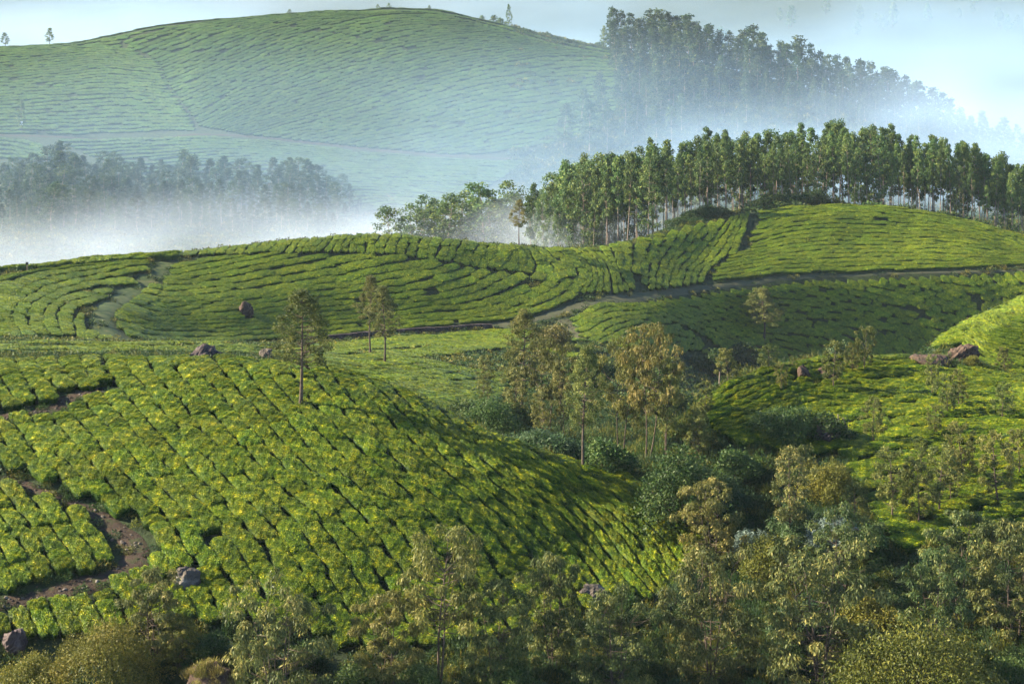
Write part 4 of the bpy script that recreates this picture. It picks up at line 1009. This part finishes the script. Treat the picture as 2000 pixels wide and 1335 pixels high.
# dry stone wall holding the road above the strip of tea
xs, ys = ROADX
i0, i1 = [int(np.argmin(np.abs(CX + xs / ys * F - p))) for p in (628, 985)]
cs, ff, off = [], [], 0
gr = np.random.default_rng(11)
P = np.stack([xs[i0:i1], ys[i0:i1]], 1); P[:, 1] -= 1.4
s = np.concatenate([[0], np.cumsum(np.hypot(*np.diff(P, axis=0).T))])
for lay in range(3):
    q = 0.0
    while q < s[-1]:
        L_ = gr.uniform(0.35, 0.75)
        cx_, cy_ = np.interp(q + L_ / 2, s, P[:, 0]), np.interp(q + L_ / 2, s, P[:, 1])
        bx = np.array(box_co(-L_ / 2, L_ / 2, -0.2, 0.2, 0, 0.33)) * gr.uniform(0.88, 1.0, (8, 3)) + [cx_, cy_ + gr.normal(0, 0.05), float(gz(cx_, cy_)) - 0.15 + lay * 0.33]
        cs.append(bx); ff.append(BOXF + off); off += 8; q += L_ + 0.02
root = empty('stone_wall', (float(P[len(P) // 2, 0]), float(P[len(P) // 2, 1]), float(gz(*P[len(P) // 2]))))
tag(root, 'low dark dry stone wall along the dirt road below the middle ridge', 'wall')
st = np.concatenate(cs) - np.array(root.location)
tag(obj('stones', mesh_np('wall_stones', st, [np.concatenate(ff)], [M_ROCK_DARK]), root), kind='stuff')

# loose stones and clods on the earth paths
ps = []
for P, W in (PATHS[2], PATHS[3], PATHS[4], PATHS[4], PATHS[1]):
    for k in range(130):
        q = gr.uniform(0, len(P) - 2); i = int(q); f = q - i
        p = P[i] * (1 - f) + P[i + 1] * f; t_ = P[i + 1] - P[i]; t_ = t_ / (np.hypot(*t_) + 1e-9)
        o_ = gr.normal(0, 0.45) * (W[i] - 0.3)
        ps.append((p[0] - t_[1] * o_, p[1] + t_[0] * o_))
ps = np.array(ps); n = len(ps)
SM = [rock_mesh('path_stone_mesh', 200 + k, (M_ROCK, M_ROCK_RED, M_PATH)[k], 10, 0.04, 6, 9) for k in range(3)]
s_ = gr.uniform(0.06, 0.30, n) * gr.uniform(0.4, 1, n)
scatter('path_stones', None, SM, 'loose stones and clods lying on the earth paths', (np.stack([ps[:, 0], ps[:, 1], gz(ps[:, 0], ps[:, 1]) + 0.10], 1), np.stack([np.zeros(n), np.zeros(n), gr.uniform(0, 6.28, n)], 1), np.stack([s_ * 1.3, s_, s_ * 0.7], 1)))
# ------------------------------------------------------------------ air: one even haze, and soft banks of mist lying in the valleys
def vol_mat(name, density, col, aniso=0.0, soft=0.0, nscale=0.02, lo=0.36, hi=0.66):
    m, nt, out = mat(name)
    L = nt.links.new
    v = nt.nodes.new('ShaderNodeVolumePrincipled')
    v.inputs['Color'].default_value = (*col, 1); v.inputs['Density'].default_value = density
    v.inputs['Anisotropy'].default_value = aniso
    if soft:
        tc = nt.nodes.new('ShaderNodeTexCoord')
        ln = nt.nodes.new('ShaderNodeVectorMath'); ln.operation = 'LENGTH'; L(tc.outputs['Object'], ln.inputs[0])
        mr = nt.nodes.new('ShaderNodeMapRange'); mr.interpolation_type = 'SMOOTHSTEP'
        mr.inputs['From Min'].default_value, mr.inputs['From Max'].default_value = 1.0 - soft, 1.0
        mr.inputs['To Min'].default_value, mr.inputs['To Max'].default_value = 1.0, 0.0
        L(ln.outputs['Value'], mr.inputs['Value'])
        geo = nt.nodes.new('ShaderNodeNewGeometry')
        mp = nt.nodes.new('ShaderNodeMapping'); mp.inputs['Scale'].default_value = (1, 1, 2.2); L(geo.outputs['Position'], mp.inputs['Vector'])
        n = noise(nt, nscale, 2.0, 0.55, mp.outputs[0])
        m2 = nt.nodes.new('ShaderNodeMapRange'); m2.inputs['From Min'].default_value, m2.inputs['From Max'].default_value = lo, hi
        m2.inputs['To Min'].default_value, m2.inputs['To Max'].default_value = 0.08, 1.0
        L(n, m2.inputs['Value'])
        L(math_n(nt, 'MULTIPLY', math_n(nt, 'MULTIPLY', mr.outputs[0], m2.outputs[0]), density), v.inputs['Density'])
    L(v.outputs[0], out.inputs['Volume'])
    return m

zmin = float(gco[:, 2].min())
hx, y0, y1, z0, z1 = 2600.0, -60.0, 4400.0, zmin - 1.0, 4.0
bco = [(sx * hx, (y0, y1)[b], (z0, z1)[c]) for c in (0, 1) for b in (0, 1) for sx in (-1, 1)]
hz_o = obj('haze', mesh_np('haze', bco, [BOXF], [vol_mat('haze_air', HAZE_D, (0.72, 0.86, 1.0))]))
tag(hz_o, 'thin blue morning haze in the air', kind='stuff')

U, V = np.meshgrid(np.linspace(0, np.pi, 16), np.linspace(0, 2 * np.pi, 28, endpoint=False), indexing='ij')
ball = mesh_np('mist_bank', np.stack([np.sin(U) * np.cos(V), np.sin(U) * np.sin(V), np.cos(U)], -1).reshape(-1, 3), [grid_faces(16, 28, 0, True)[:, ::-1]], smooth=True)
def mist(px, py, Y, rx, ry, rz, dens, soft=0.75, nscale=0.02, col=(0.93, 0.96, 1.0), lo=0.36, hi=0.66):
    """a soft bank of mist centred where (px, py) is seen at distance Y, thinning out to nothing at its edge"""
    o = obj('mist_bank', ball.copy(), None, ((px - CX) / F * Y, Y, -(py - HZ) / F * Y))
    o.scale = (rx, ry, rz)
    o.data.materials.append(vol_mat('mist_air', dens, col, 0.0, soft, nscale, lo, hi))
    tag(o, 'bank of morning mist lying in the valley', kind='stuff')
for a in MIST: mist(*a[:7], **(a[7] if len(a) > 7 else {}))
